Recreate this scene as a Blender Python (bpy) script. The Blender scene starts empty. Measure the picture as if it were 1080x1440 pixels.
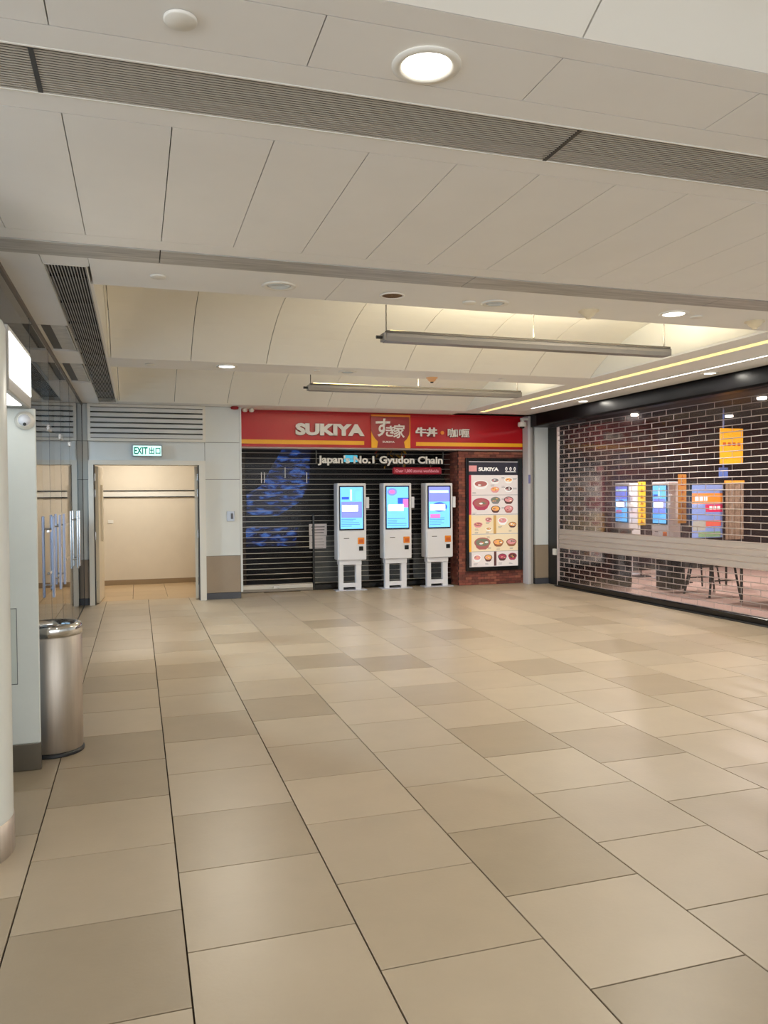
import bpy, math, random
from mathutils import Matrix, Vector
random.seed(7)
SC = bpy.context.scene
COL = SC.collection

# ---------------------------------------------------------------- camera
def make_camera():
    yaw, pitch, roll, fpx, H = 0.304541487786696, -0.02111037523932576, -0.007281453678626989, 1103.2887, 1.561
    cy, sy = math.cos(yaw), math.sin(yaw)
    f = Vector((sy*math.cos(pitch), cy*math.cos(pitch), math.sin(pitch)))
    r = Vector((cy, -sy, 0)); u = r.cross(f)
    r2 = r*math.cos(roll) + u*math.sin(roll); u2 = -r*math.sin(roll) + u*math.cos(roll)
    cd = bpy.data.cameras.new('camera'); co = bpy.data.objects.new('camera', cd); COL.objects.link(co)
    m = Matrix((r2, u2, -f)).transposed().to_4x4(); m.translation = (0, 0, H)
    co.matrix_world = m
    cd.sensor_fit = 'VERTICAL'; cd.sensor_height = 36; cd.lens = fpx/1440*36
    cd.clip_start = 0.05; cd.clip_end = 100
    SC.camera = co
make_camera()

# ---------------------------------------------------------------- world, exposure
W = bpy.data.worlds.new('world'); SC.world = W; W.use_nodes = True
W.node_tree.nodes['Background'].inputs[0].default_value = (0.90, 0.95, 1.0, 1)
W.node_tree.nodes['Background'].inputs[1].default_value = 2.9
SC.view_settings.view_transform = 'Standard'; SC.view_settings.look = 'None'
SC.view_settings.gamma = 1; SC.view_settings.use_curve_mapping = False
SC.view_settings.exposure = 0.43
SC.cycles.max_bounces = 8; SC.cycles.transparent_max_bounces = 40
SC.cycles.diffuse_bounces = 4; SC.cycles.glossy_bounces = 4
SC.cycles.caustics_reflective = False; SC.cycles.caustics_refractive = False
SC.cycles.sample_clamp_indirect = 4

# lamp powers used by the lamps' own builders
P_DOWN = 24; P_UP = 60; P_LINE = 11; P_UNSEEN = 2

# ---------------------------------------------------------------- materials
def srgb(c):
    return tuple(((v/255)/12.92 if v/255 <= .04045 else ((v/255+.055)/1.055)**2.4) for v in c)
MATS = {}
def mat(name, c, rough=.6, metal=0, noise=0, nscale=6, emit=0, ecol=None, bump=0, bscale=40, stretch=None, coat=0, objrand=False, spec=.5):
    if name in MATS: return MATS[name]
    m = bpy.data.materials.new(name); m.use_nodes = True
    nt = m.node_tree; b = nt.nodes['Principled BSDF']
    col = srgb(c)
    b.inputs['Base Color'].default_value = (*col, 1)
    b.inputs['Roughness'].default_value = rough; b.inputs['Metallic'].default_value = metal
    b.inputs['Specular IOR Level'].default_value = spec
    b.inputs['Coat Weight'].default_value = coat
    if noise or bump:
        tc = nt.nodes.new('ShaderNodeTexCoord'); mp = nt.nodes.new('ShaderNodeMapping')
        nt.links.new(tc.outputs['Object'], mp.inputs[0])
        if stretch: mp.inputs['Scale'].default_value = stretch
        if objrand:
            oi = nt.nodes.new('ShaderNodeObjectInfo'); mm = nt.nodes.new('ShaderNodeMath'); mm.operation = 'MULTIPLY'
            mm.inputs[1].default_value = 50; nt.links.new(oi.outputs['Random'], mm.inputs[0])
            nt.links.new(mm.outputs[0], mp.inputs['Location'])
    if noise:
        n = nt.nodes.new('ShaderNodeTexNoise'); n.inputs['Scale'].default_value = nscale; n.inputs['Detail'].default_value = 5
        n.inputs['Roughness'].default_value = .6
        nt.links.new(mp.outputs[0], n.inputs['Vector'])
        rp = nt.nodes.new('ShaderNodeValToRGB')
        rp.color_ramp.elements[0].position = .3; rp.color_ramp.elements[1].position = .7
        rp.color_ramp.elements[0].color = (*[v*(1-noise) for v in col], 1)
        rp.color_ramp.elements[1].color = (*[min(1, v*(1+noise)) for v in col], 1)
        nt.links.new(n.outputs['Fac'], rp.inputs[0])
        out = rp.outputs[0]
        if objrand:
            hs = nt.nodes.new('ShaderNodeHueSaturation'); mr = nt.nodes.new('ShaderNodeMapRange')
            mr.inputs[3].default_value = .93; mr.inputs[4].default_value = 1.06
            nt.links.new(oi.outputs['Random'], mr.inputs[0]); nt.links.new(mr.outputs[0], hs.inputs['Value'])
            nt.links.new(out, hs.inputs['Color']); out = hs.outputs[0]
        nt.links.new(out, b.inputs['Base Color'])
    if bump:
        n2 = nt.nodes.new('ShaderNodeTexNoise'); n2.inputs['Scale'].default_value = bscale
        nt.links.new(mp.outputs[0], n2.inputs['Vector'])
        bp = nt.nodes.new('ShaderNodeBump'); bp.inputs['Strength'].default_value = bump; bp.inputs['Distance'].default_value = .01
        nt.links.new(n2.outputs['Fac'], bp.inputs['Height']); nt.links.new(bp.outputs[0], b.inputs['Normal'])
    if emit:
        e = srgb(ecol) if ecol else col
        b.inputs['Emission Color'].default_value = (*e, 1); b.inputs['Emission Strength'].default_value = emit
    MATS[name] = m
    return m

def glass_mat(name, tint, refl_ior=1.45, frost=0.0, frost_col=(200, 190, 180), rough=.02):
    m = bpy.data.materials.new(name); m.use_nodes = True; nt = m.node_tree
    nt.nodes.clear()
    o = nt.nodes.new('ShaderNodeOutputMaterial'); t = nt.nodes.new('ShaderNodeBsdfTransparent'); g = nt.nodes.new('ShaderNodeBsdfGlossy')
    fr = nt.nodes.new('ShaderNodeFresnel'); mx = nt.nodes.new('ShaderNodeMixShader')
    t.inputs[0].default_value = (*tint, 1); g.inputs['Roughness'].default_value = rough; g.inputs[0].default_value = (1, 1, 1, 1)
    fr.inputs[0].default_value = refl_ior
    first = t
    if frost:
        d = nt.nodes.new('ShaderNodeBsdfDiffuse'); d.inputs[0].default_value = (*srgb(frost_col), 1)
        m2 = nt.nodes.new('ShaderNodeMixShader'); m2.inputs[0].default_value = frost
        nt.links.new(t.outputs[0], m2.inputs[1]); nt.links.new(d.outputs[0], m2.inputs[2]); first = m2
    nt.links.new(fr.outputs[0], mx.inputs[0]); nt.links.new(first.outputs[0], mx.inputs[1]); nt.links.new(g.outputs[0], mx.inputs[2])
    nt.links.new(mx.outputs[0], o.inputs[0])
    MATS[name] = m
    return m

M_ceil = mat('ceiling_paint', (240, 238, 234), .55, noise=.03, nscale=1.2)
M_vault = mat('vault_paint', (240, 237, 228), .5, noise=.025, nscale=1.0)
M_dark = mat('void_black', (16, 15, 15), .8)
M_slat = mat('grille_slat', (196, 188, 174), .5)
M_slat2 = mat('grille_slat_grey', (178, 176, 172), .5)
M_band = mat('brushed_band', (176, 174, 170), .45, .2, noise=.28, nscale=3, stretch=(1, 14, 14))
M_wall = mat('wall_panel', (218, 222, 222), .45, noise=.02, nscale=2)
M_dado = mat('dado_brown', (150, 134, 116), .4, noise=.04)
M_skirt = mat('skirting_slate', (66, 68, 76), .4)
M_frame = mat('door_frame_paint', (224, 220, 210), .4)
M_cream = mat('cream_wall', (222, 211, 192), .7, noise=.04, nscale=1.6)
M_leaf = mat('door_leaf_paint', (224, 212, 190), .45)
M_corrskirt = mat('corridor_skirting', (150, 128, 98), .6)
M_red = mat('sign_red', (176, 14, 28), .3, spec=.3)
M_dred = mat('logo_red', (142, 14, 26), .35)
M_yel = mat('sign_yellow', (250, 184, 20), .4)
M_orange = mat('sign_orange', (236, 140, 30), .4)
M_white = mat('letter_white', (242, 238, 232), .35)
M_lshadow = mat('letter_shadow_red', (104, 18, 28), .5)  # dark red for offset copies that paint a shadow behind the letters
M_kiosk = mat('kiosk_shell', (232, 232, 236), .3)
M_kside = mat('kiosk_side', (200, 200, 210), .35)
M_bezel = mat('screen_bezel', (8, 10, 26), .15)
M_blk = mat('gloss_black', (14, 13, 13), .18)
M_hous = mat('housing_black', (8, 7, 8), .3, spec=.06)
M_sblk = mat('satin_black', (22, 21, 21), .45)
M_alu = mat('rod_aluminium', (205, 192, 186), .32, .65)
M_alu2 = mat('rod_steel', (206, 202, 196), .3, .6)
M_steel = mat('stainless', (190, 180, 168), .45, 1.0, noise=.08, nscale=4, stretch=(10, 10, .6))
M_chrome = mat('chrome', (210, 208, 204), .12, 1.0)
M_hand = mat('handle_blue_steel', (190, 198, 222), .25, .4)
M_pend = mat('pendant_grey', (140, 134, 128), .4, .3)
M_pendtop = mat('pendant_edge', (82, 76, 70), .5)
M_trim = mat('white_trim', (232, 228, 218), .4)
M_brick = [mat('brick_%d' % i, c, .75, noise=.14, nscale=20, objrand=True) for i, c in enumerate([(140, 78, 64), (122, 64, 54), (108, 60, 52), (146, 88, 70)])]
M_mortar = mat('mortar', (76, 50, 44), .9)
M_tile = [mat('tile_' + n, c, .36, noise=.045, nscale=3.2, objrand=True, bump=.04, bscale=60) for n, c in
          (('light', (184, 167, 143)), ('medium', (176, 159, 135)), ('dark', (164, 147, 123)))]
M_grout = mat('grout', (70, 58, 44), .9)
M_column = mat('column_paint', (222, 224, 218), .35, noise=.02)
M_glass = glass_mat('storefront_glass', (.90, .96, 1.0), 1.62)
M_clear = glass_mat('clear_panel', (.93, .91, .90), 1.22, frost=.018, frost_col=(190, 170, 165), rough=.08)
M_frost = glass_mat('frosted_panel', (.9, .87, .85), 1.35, frost=.62, frost_col=(206, 192, 180), rough=.2)
M_clear2 = glass_mat('clear_panel_dark', (.88, .9, .92), 1.14, frost=.003, rough=.05)
def em(name, c, s): return mat(name, c, .5, emit=s)
M_lens = em('lamp_lens', (255, 250, 238), 9)
M_lensoff = mat('lamp_lens_off', (214, 222, 226), .15)
M_led = em('led_white', (255, 250, 240), 5)
M_ledy = em('led_yellow', (255, 228, 140), 2.2)
M_tube = em('tube_warm', (255, 222, 140), 7)
M_scr = em('screen_blue', (104, 178, 244), .95)
M_scr2 = em('screen_lilac', (120, 130, 226), .8)
M_scr3 = em('screen_teal', (110, 190, 200), .8)
M_scrd = em('screen_deep', (40, 80, 200), .7)
M_scrw = em('screen_white', (255, 255, 255), 2.2)
M_scrp = em('screen_pink', (205, 110, 180), .8)
M_exitw = em('exit_white', (196, 240, 236), .9)
M_exitg = em('exit_green', (0, 128, 108), .25)
M_box = em('lightbox_white', (255, 255, 252), 3.0)

# ---------------------------------------------------------------- mesh helpers
class MB:
    def __init__(s): s.v = []; s.f = []; s.m = []; s.mats = []; s.sm = []
    def mi(s, m):
        if m is None: return 0
        if m not in s.mats: s.mats.append(m)
        return s.mats.index(m)
    def add(s, vs, fs, m=None, smooth=False):
        o = len(s.v); s.v += [tuple(p) for p in vs]; k = s.mi(m)
        for f in fs: s.f.append(tuple(i+o for i in f)); s.m.append(k); s.sm.append(smooth)
        return s
    def box(s, x0, x1, y0, y1, z0, z1, m=None):
        return s.add([(x0,y0,z0),(x1,y0,z0),(x1,y1,z0),(x0,y1,z0),(x0,y0,z1),(x1,y0,z1),(x1,y1,z1),(x0,y1,z1)],
                     [(0,3,2,1),(4,5,6,7),(0,1,5,4),(1,2,6,5),(2,3,7,6),(3,0,4,7)], m)
    def bbox(s, x0, x1, y0, y1, z0, z1, b, m=None):
        # box with bevelled edges
        vs = []; 
        for (z, i) in ((z0, b), (z0+b, 0), (z1-b, 0), (z1, b)):
            for (xa, xb, ya, yb) in ((x0+i, x1-i, y0+i, y1-i),):
                c = b if i == 0 else b
                vs += [(xa+c, ya, z), (xb-c, ya, z), (xb, ya+c, z), (xb, yb-c, z), (xb-c, yb, z), (xa+c, yb, z), (xa, yb-c, z), (xa, ya+c, z)]
        fs = [tuple(range(7, -1, -1)), tuple(range(24, 32))]
        for L in range(3):
            for k in range(8):
                a = L*8+k; bb = L*8+(k+1) % 8; fs.append((a, bb, bb+8, a+8))
        return s.add(vs, fs, m)
    def lathe(s, prof, c=(0, 0, 0), n=28, axis='z', m=None, smooth=True, cap=True):
        vs = []
        for (r, h) in prof:
            for k in range(n):
                a = 2*math.pi*k/n; p = (r*math.cos(a), r*math.sin(a), h)
                if axis == 'y': p = (p[0], h, p[1])
                if axis == 'x': p = (h, p[0], p[1])
                vs.append((p[0]+c[0], p[1]+c[1], p[2]+c[2]))
        fs = []
        for L in range(len(prof)-1):
            for k in range(n):
                fs.append((L*n+k, L*n+(k+1) % n, (L+1)*n+(k+1) % n, (L+1)*n+k))
        s.add(vs, fs, m, smooth)
        if cap:
            s.add(vs[:n], [tuple(range(n-1, -1, -1))], m); s.add(vs[-n:], [tuple(range(n))], m)
        return s
    def prism(s, pts, y0, y1, m=None):
        # polygon in xz, extruded in y
        n = len(pts); vs = [(x, y0, z) for x, z in pts] + [(x, y1, z) for x, z in pts]
        fs = [tuple(range(n)), tuple(range(2*n-1, n-1, -1))] + [(i, i+n, (i+1) % n+n, (i+1) % n) for i in range(n)]
        return s.add(vs, fs, m)
    def tube(s, a, b, r, n=10, m=None):
        a = Vector(a); b = Vector(b); d = (b-a).normalized(); t = d.orthogonal().normalized(); q = d.cross(t)
        vs = []
        for p in (a, b):
            for k in range(n):
                an = 2*math.pi*k/n; vs.append(p + r*(t*math.cos(an)+q*math.sin(an)))
        fs = [(k, (k+1) % n, (k+1) % n+n, k+n) for k in range(n)] + [tuple(range(n-1, -1, -1)), tuple(range(n, 2*n))]
        return s.add(vs, fs, m)
    def disc(s, cx, cz, rx, rz, y, m, n=16, a0=0, a1=2*math.pi):
        pts = [(cx+rx*math.cos(a0+(a1-a0)*k/n), cz+rz*math.sin(a0+(a1-a0)*k/n)) for k in range(n)]
        return s.prism(pts, y-.001, y, m)
    def mesh(s, name, m=None):
        me = bpy.data.meshes.new(name); me.from_pydata(s.v, [], s.f)
        ms = s.mats if s.mats else [m]
        for q in ms: me.materials.append(q)
        if s.mats: me.polygons.foreach_set('material_index', s.m)
        me.polygons.foreach_set('use_smooth', s.sm)
        me.update()
        return me
    def build(s, name, m=None, parent=None, local=False, loc=None):
        """world coordinates unless local; a parent's world location is subtracted"""
        if parent is not None and not local:
            w = wloc(parent); s.v = [(x-w[0], y-w[1], z-w[2]) for x, y, z in s.v]
        me = s.mesh(name, m); o = bpy.data.objects.new(name, me); COL.objects.link(o)
        if parent is not None: o.parent = parent
        if loc: o.location = loc
        return o
def wloc(p):
    v = Vector((0, 0, 0))
    while p is not None: v += p.location; p = p.parent
    return v
def inst(me, name, parent, loc=(0, 0, 0), rot=None):
    o = bpy.data.objects.new(name, me); COL.objects.link(o); o.parent = parent; o.location = loc
    if rot: o.rotation_euler = rot
    return o
def thing(name, loc, label, cat, group=None, rz=0):
    o = bpy.data.objects.new(name, None); COL.objects.link(o); o.location = loc; o.rotation_euler = (0, 0, rz)
    o.empty_display_size = .1
    return tag(o, label, cat, group)
def tag(o, label, cat, group=None):
    o['label'] = label; o['category'] = cat
    if group: o['group'] = group
    return o
def struct(o): o['kind'] = 'structure'; return o
def stuff(o): o['kind'] = 'stuff'; return o
def copy_tree(o, parent=None, loc=None, label=None):
    c = o.copy(); COL.objects.link(c)
    if parent is not None: c.parent = parent
    for ch in list(o.children): copy_tree(ch, c)
    if loc is not None: c.location = loc
    if label: c['label'] = label
    return c
def area(parent, loc, sx, sy, power, color, rot=(0, 0, 0), shape='RECTANGLE', spread=math.pi):
    l = bpy.data.lights.new('lamp', 'AREA'); l.shape = shape; l.size = sx; l.size_y = sy; l.energy = power; l.color = color; l.spread = spread
    o = bpy.data.objects.new('lamp_light', l); COL.objects.link(o); o.parent = parent; o.location = loc; o.rotation_euler = rot
    return o

_fc = {}
def glyph_mesh(ch, bold, depth):
    k = (ch, bold, depth)
    if k in _fc: return _fc[k]
    c = bpy.data.curves.new('t', 'FONT'); c.body = ch; c.offset = bold; c.extrude = depth; c.resolution_u = 3; c.size = 1
    o = bpy.data.objects.new('t', c); COL.objects.link(o)
    dg = bpy.context.evaluated_depsgraph_get()
    me = bpy.data.meshes.new_from_object(o.evaluated_get(dg)); bpy.data.objects.remove(o)
    _fc[k] = me
    return me
def ext(me):
    xs = [v.co.x for v in me.vertices]; ys = [v.co.y for v in me.vertices]
    return min(xs), max(xs), min(ys), max(ys)
def text(body, x0, x1, z0, z1, y, m, parent, name='letter', bold=.02, depth=.01, joined=False, shear=0, base=None):
    """letters standing in the xz plane, facing -y, fitted to the box x0..x1 (z0..z1 is the cap height)"""
    full = glyph_mesh(body, bold, .1); fx0, fx1, fy0, fy1 = ext(full)
    sx = (x1-x0)/(fx1-fx0)
    cap = ext(glyph_mesh(base or body, bold, .1)); sz = (z1-z0)/(cap[3]-cap[2]); by = cap[2]
    pl = wloc(parent)
    def place(me0, dx, nm):
        me = me0.copy(); me.materials.clear(); me.materials.append(m)
        for v in me.vertices:
            X = x0+(v.co.x+dx-fx0)*sx + shear*(v.co.y-by)*sz; Z = z0+(v.co.y-by)*sz; Y = y-(v.co.z/.1)*depth*.5
            v.co = (X-pl.x, Y-pl.y, Z-pl.z)
        o = bpy.data.objects.new(nm, me); COL.objects.link(o); o.parent = parent
        return o
    if joined: return place(full, 0, name)
    for i, ch in enumerate(body):
        if ch == ' ': continue
        g = glyph_mesh(ch, bold, .1); r = ext(glyph_mesh(body[:i+1], bold, .1))[1]
        place(g, r-ext(g)[1], name)

# ================================================================ FLOOR
GX, GY, T = .145, 2.44, .6
floor = struct(MB().box(-7, 18, -6, 20, -.30, -.012).build('floor', M_grout))
dark = {(-1,3),(0,1),(-1,0),(-2,0),(2,0),(2,-2),(4,2),(6,4),(5,6),(3,3),(7,7),(8,9),(9,11),(8,4),(1,5),(2,7),(3,11),(3,7),(4,11),(5,9),(0,9),(0,7),(-1,7),(0,4),(-1,4),(-2,3)}
med = {(1,0),(2,1),(1,6),(3,5),(0,5),(1,10),(0,0),(4,0),(3,0),(-1,6),(-1,2),(0,12)}
def tile_mesh(w, d, m, k=[0]):
    return MB().bbox(0, w, 0, d, -.012, 0, .0012).mesh('tile', m)
TW = T-.006
TM = [tile_mesh(TW, TW, m) for m in M_tile]
ntile = 0; rest = []
for i in range(-6, 12):
    off = GY if i % 2 else GY+.3
    for j in range(-7, 17):
        x = GX+i*T; y = off+j*T
        if x < -3.4 or x > 6.75 or y > 12.45: continue
        if y+T < .8 or (x < -.8 and y > 4.6): 
            rest.append((x, y)); continue
        # keep only what the frame can show as single tiles
        vis = (x+T > -.75) and (y+T > 1.6) and (x < .75*y+.7)
        if not vis: rest.append((x, y)); continue
        t = 2 if (i, j) in dark else 1 if (i, j) in med else (1 if random.random() < .18 else 0)
        yy = y
        if y+T > 12.72:
            me = tile_mesh(TW, max(.05, 12.72-y), M_tile[t])
        else: me = TM[t]
        inst(me, 'tile', floor, (x, y, 0)); ntile += 1
mb = MB()
for x, y in rest: mb.box(x, x+TW, y, y+TW, -.012, 0, M_tile[0 if random.random() < .75 else 1])
stuff(mb.build('tile_field', parent=floor))
# corridor floor beyond the door, darker glazed threshold under the shop shutter
M_ctile = mat('corridor_tile', (186, 160, 124), .4, noise=.04, nscale=3, objrand=True)
for i in range(-4, 3):
    for j in range(4):
        inst(tile_mesh(.514, .574, M_ctile), 'tile', floor, (-.08+i*.52, 12.47+j*.58+(0 if j else 0), .001)) if -.08+i*.52 < 1.4 else None
M_thr = mat('threshold_tile', (112, 98, 80), .25)
MB().box(1.50, 5.25, 12.725, 12.95, -.012, .001).build('threshold', M_thr, floor)
M_shopfloor = mat('shop_floor_pink', (206, 178, 166), .35, noise=.04)
me = MB().bbox(0, .594, 0, .594, -.012, 0, .001).mesh('shop_tile', M_shopfloor)
for i in range(0, 8):
    for j in range(0, 12): inst(me, 'tile', floor, (7.12+i*.6, 6.4+j*.6, .002))
mb = MB()
for i in range(8, 17):
    for j in range(0, 19): mb.box(7.12+i*.6, 7.12+i*.6+.594, 5.2+j*.6, 5.2+j*.6+.594, -.012, .002)
stuff(mb.build('tile_field', M_shopfloor, floor))

# ================================================================ CEILING
Z0 = 2.92
ceiling = struct(MB().box(-7, 18, -6, 20, 3.62, 3.75).build('ceiling', M_dark))
PT = .02
def cpanel(x0, x1, y0, y1, name='panel', m=M_ceil, z=Z0, g=.002):
    return MB().box(x0+g, x1-g, y0+g, y1-g, z, z+PT).build(name, m, ceiling)
XL = -3.0; XR = 6.42; MOD = .755; JX = .53
# near band, between the front vault and the first long grille
edges = [XL] + [JX+MOD*k for k in range(-4, 8) if XL+.1 < JX+MOD*k < XR-.1] + [XR]
cpanel(XL, XR, 2.08, 2.19, 'edge_strip'); cpanel(XL, XR, 2.467, 2.588, 'edge_strip')
for a, b in zip(edges[:-1], edges[1:]): cpanel(a, b, 2.19, 2.467)
cpanel(XL, XR, 2.885, 3.01, 'edge_strip'); cpanel(XL, XR, 4.36, 4.515, 'edge_strip')
e2 = [XL] + [.14+.3775*k for k in range(-8, 17) if XL+.1 < .14+.3775*k < XR-.1] + [XR]
for a, b in zip(e2[:-1], e2[1:]): cpanel(a, b, 3.01, 4.36)
# brushed metal band
for a, b in ((XL, -1.75), (-1.75, .14), (.14, 2.03), (2.03, 3.92), (3.92, XR)):
    MB().box(a+.003, b-.003, 4.518, 4.762, Z0-.004, Z0+PT).build('metal_panel', M_band, ceiling)
# beam soffits
cpanel(-.25, 1.26, 4.765, 5.35, 'beam_soffit'); cpanel(-.505, -.25, 4.765, 4.948, 'soffit_panel'); cpanel(1.26, 5.1, 4.765, 5.35, 'beam_soffit'); cpanel(XL, -.77, 4.765, 4.88, 'edge_strip')
cpanel(-.25, 5.1, 8.1, 8.65, 'beam_soffit', g=.001); cpanel(-.25, 5.1, 11.75, 12.09, 'beam_soffit', g=.001)
cpanel(1.5, 6.6, 12.09, 12.36, 'beam_soffit', g=.001)
# barrel vaults, one curved panel per bay
def vault(y0, y1, sag, x_start, x_end, joints):
    c = (y1-y0)/2; R = (c*c+sag*sag)/(2*sag); yc = (y0+y1)/2; zc = Z0+sag-R; n = 20
    A = math.asin(c/R)
    ed = [x_start] + joints + [x_end]
    for a, b in zip(ed[:-1], ed[1:]):
        if b-a < .02: continue
        vs = []; fs = []
        for k in range(n+1):
            an = -A+2*A*k/n
            y = yc+R*math.sin(an); z = zc+R*math.cos(an)
            y2 = yc+(R+.012)*math.sin(an); z2 = zc+(R+.012)*math.cos(an)
            vs += [(a+.003, y, z), (b-.003, y, z), (b-.003, y2, z2), (a+.003, y2, z2)]
        for k in range(n):
            q = k*4
            for e in range(4): fs.append((q+e, q+4+e, q+4+(e+1) % 4, q+(e+1) % 4))
        fs += [(0, 1, 2, 3), (n*4+3, n*4+2, n*4+1, n*4)]
        MB().add(vs, fs, None, False).build('vault_panel', M_vault, ceiling)
js = [JX+MOD*k for k in range(-1, 6)]
vault(-1.1, 2.078, .42, XL, XR, [JX+MOD*k for k in range(-4, 8) if XL+.1 < JX+MOD*k < XR-.1])
vault(5.352, 8.098, .42, -.25, 5.1, js); vault(8.652, 11.748, .42, -.25, 5.1, js)
for (ya, yb) in ((5.35, 8.1), (8.65, 11.75)):
    MB().box(5.1, 5.12, ya, yb, Z0+.021, 3.5).build('vault_end_panel', M_vault, ceiling)
    MB().box(-.27, -.25, ya, yb, Z0+.021, 3.5).build('vault_end_panel', M_vault, ceiling)
for k in range(-4, 8):   # ceiling behind the camera
    a = JX+MOD*k
    if a > XL: cpanel(a, a+MOD, -5.9, -1.11)
# left soffit beside the glass, with the long grille
cpanel(-.77, -.505, 4.765, 6.70, 'soffit_panel'); cpanel(-.77, -.505, 7.85, 8.55, 'soffit_panel'); cpanel(-.77, -.505, 9.92, 12.09, 'soffit_panel')
cpanel(-.735, -.505, 6.70, 7.85, 'soffit_panel', z=Z0+.06); cpanel(-.735, -.505, 8.55, 9.92, 'soffit_panel', z=Z0+.06)
cpanel(-.77, -.735, 6.70, 7.85, 'soffit_rail', g=0); cpanel(-.77, -.735, 8.55, 9.92, 'soffit_rail', g=0)
cpanel(-.265, -.25, 5.35, 11.85, 'soffit_rail', g=0)
cpanel(-.505, -.25, 11.87, 12.09, 'soffit_rail')
# right soffit
cpanel(5.1, 5.37, 4.765, 12.36, 'soffit_panel'); cpanel(5.49, 5.97, 4.765, 12.36, 'soffit_panel'); cpanel(6.0, 6.42, 4.765, 12.36, 'soffit_panel')
cpanel(5.37, 5.49, 11.85, 12.36, 'soffit_panel', g=0); cpanel(5.97, 6.0, 11.2, 12.36, 'soffit_panel', g=0)
cpanel(6.42, 7.3, 4.0, 12.5, 'soffit_panel', m=M_sblk)

# cove light and slot light in the right soffit
t = thing('cove_light', (5.43, 8.4, Z0), 'wide warm yellow light cove running along the right soffit above the clear shutter', 'light')
MB().box(5.372, 5.488, 4.77, 11.848, Z0+.035, Z0+.045).build('light_strip', M_ledy, t)
MB().box(5.37, 5.375, 4.77, 11.85, Z0+.0, Z0+.045).box(5.485, 5.49, 4.77, 11.85, Z0, Z0+.045).build('cove_lip', M_trim, t)
t = thing('slot_light', (5.985, 8, Z0), 'thin bright white light line between the yellow cove and the black shutter housing', 'light')
MB().box(5.972, 5.998, 4.77, 11.198, Z0+.002, Z0+.012).build('diffuser', M_led, t)
for yy in (6, 8, 10): area(t, (0, yy-8, -.006), .024, 1.9, P_LINE, (1, .97, .93))

# ---------------------------------------------------------------- ceiling grilles
def grille(name, x0, x1, y0, y1, n, along, label, joints, m):
    t = thing(name, ((x0+x1)/2, (y0+y1)/2, Z0), label, 'air vent')
    MB().box(x0, x1, y0, y1, Z0+.05, Z0+.056).build('backing', M_dark, t)
    b = MB()
    b.box(x0, x1, y0-.004, y0+.003, Z0-.003, Z0+.05).box(x0, x1, y1-.003, y1+.004, Z0-.003, Z0+.05)
    b.box(x0-.004, x0+.003, y0, y1, Z0-.003, Z0+.05).box(x1-.003, x1+.004, y0, y1, Z0-.003, Z0+.05)
    b.build('frame', M_trim, t)
    L = (y1-y0) if along == 'x' else (x1-x0)
    p = L/n
    for k in range(n):
        c = (y0 if along == 'x' else x0)+p*(k+.5); h = p*.15
        if along == 'x': MB().box(x0+.003, x1-.003, c-h, c+h, Z0, Z0+.004).build('slat', m, t)
        else: MB().box(c-h, c+h, y0+.003, y1-.003, Z0, Z0+.004).build('slat', m, t)
    for j in joints:
        if along == 'x': MB().box(j-.008, j+.008, y0+.003, y1-.003, Z0-.001, Z0+.02).build('joint_bar', M_sblk, t)
        else: MB().box(x0+.003, x1-.003, j-.004, j+.004, Z0+.019, Z0+.04).build('cross_bar', M_sblk, t)
grille('ceiling_grille', XL, XR, 2.592, 2.882, 19, 'x', 'long tan linear air grille crossing the whole ceiling near the top of the view', [-2.18, -.29, 1.60, 3.49], M_slat)
grille('ceiling_grille', -.502, -.268, 4.955, 11.865, 14, 'y', 'long narrow linear air grille running away beside the glass shopfront', [5.3+.7*k for k in range(10)], M_slat2)

# square recessed vents in the left soffit
M_marb = mat('streaked_panel', (196, 194, 188), .5, noise=.16, nscale=9)
for n, (ya, yb, lab) in enumerate(((6.74, 7.81, 'nearer rectangular recessed vent, half black half pale, in the left soffit'), (8.6, 9.88, 'farther rectangular recessed vent, half black half pale, in the left soffit'))):
    t = thing('soffit_vent', (-.61, (ya+yb)/2, Z0), lab, 'air vent', 'recessed vents in the left soffit')
    MB().box(-.715, -.64, ya, yb, Z0+.018, Z0+.05).build('filter', M_sblk, t)
    MB().box(-.64, -.525, ya, yb, Z0+.012, Z0+.05).build('cover', M_marb, t)
    MB().box(-.732, -.715, ya, yb, Z0-.003, Z0+.05).box(-.525, -.518, ya, yb, Z0, Z0+.05).build('frame', M_trim, t)

# ---------------------------------------------------------------- downlights and small ceiling fittings
def downlight(x, y, lit, label, power=P_DOWN, r=.075, grp='round recessed ceiling downlights', hang=None):
    t = thing('downlight', (x, y, Z0), label, 'light', grp)
    MB().lathe([(r+.035, -.001), (r+.035, -.006), (r+.012, -.010), (r+.004, -.004), (r, 0.0)], n=36, cap=False).build('trim_ring', M_trim, t, local=True)
    if lit:
        MB().lathe([(0.001, -.0045), (r+.003, -.004), (r+.003, 0.0)], n=32, cap=False).build('lens', M_lens, t, local=True)
        area(t, (0, 0, -.0125), 2*r*.95, 2*r*.95, power, (1, .94, .82), shape='DISK')
    else:
        MB().lathe([(0.001, -.003), (r*.72, -.004), (r*.8, -.010), (r*.88, -.004), (r+.003, -.002), (r+.003, 0)], n=32, cap=False).build('lens', M_lensoff, t, local=True)
    return t
downlight(.89, 2.35, True, 'large lit downlight nearest the viewer, beside the tan ceiling grille', power=9)
downlight(3.89, 5.03, True, 'lit downlight at the right end of the near beam, above the pendant bar')
downlight(.91, 8.32, True, 'small lit downlight on the far beam, above the door louvre side', power=30)
downlight(.89, 5.06, False, 'unlit downlight on the near beam, left of the brown speaker opening')
downlight(2.44, 5.10, False, 'unlit downlight on the near beam, right of the brown speaker opening', r=.065)
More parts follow.
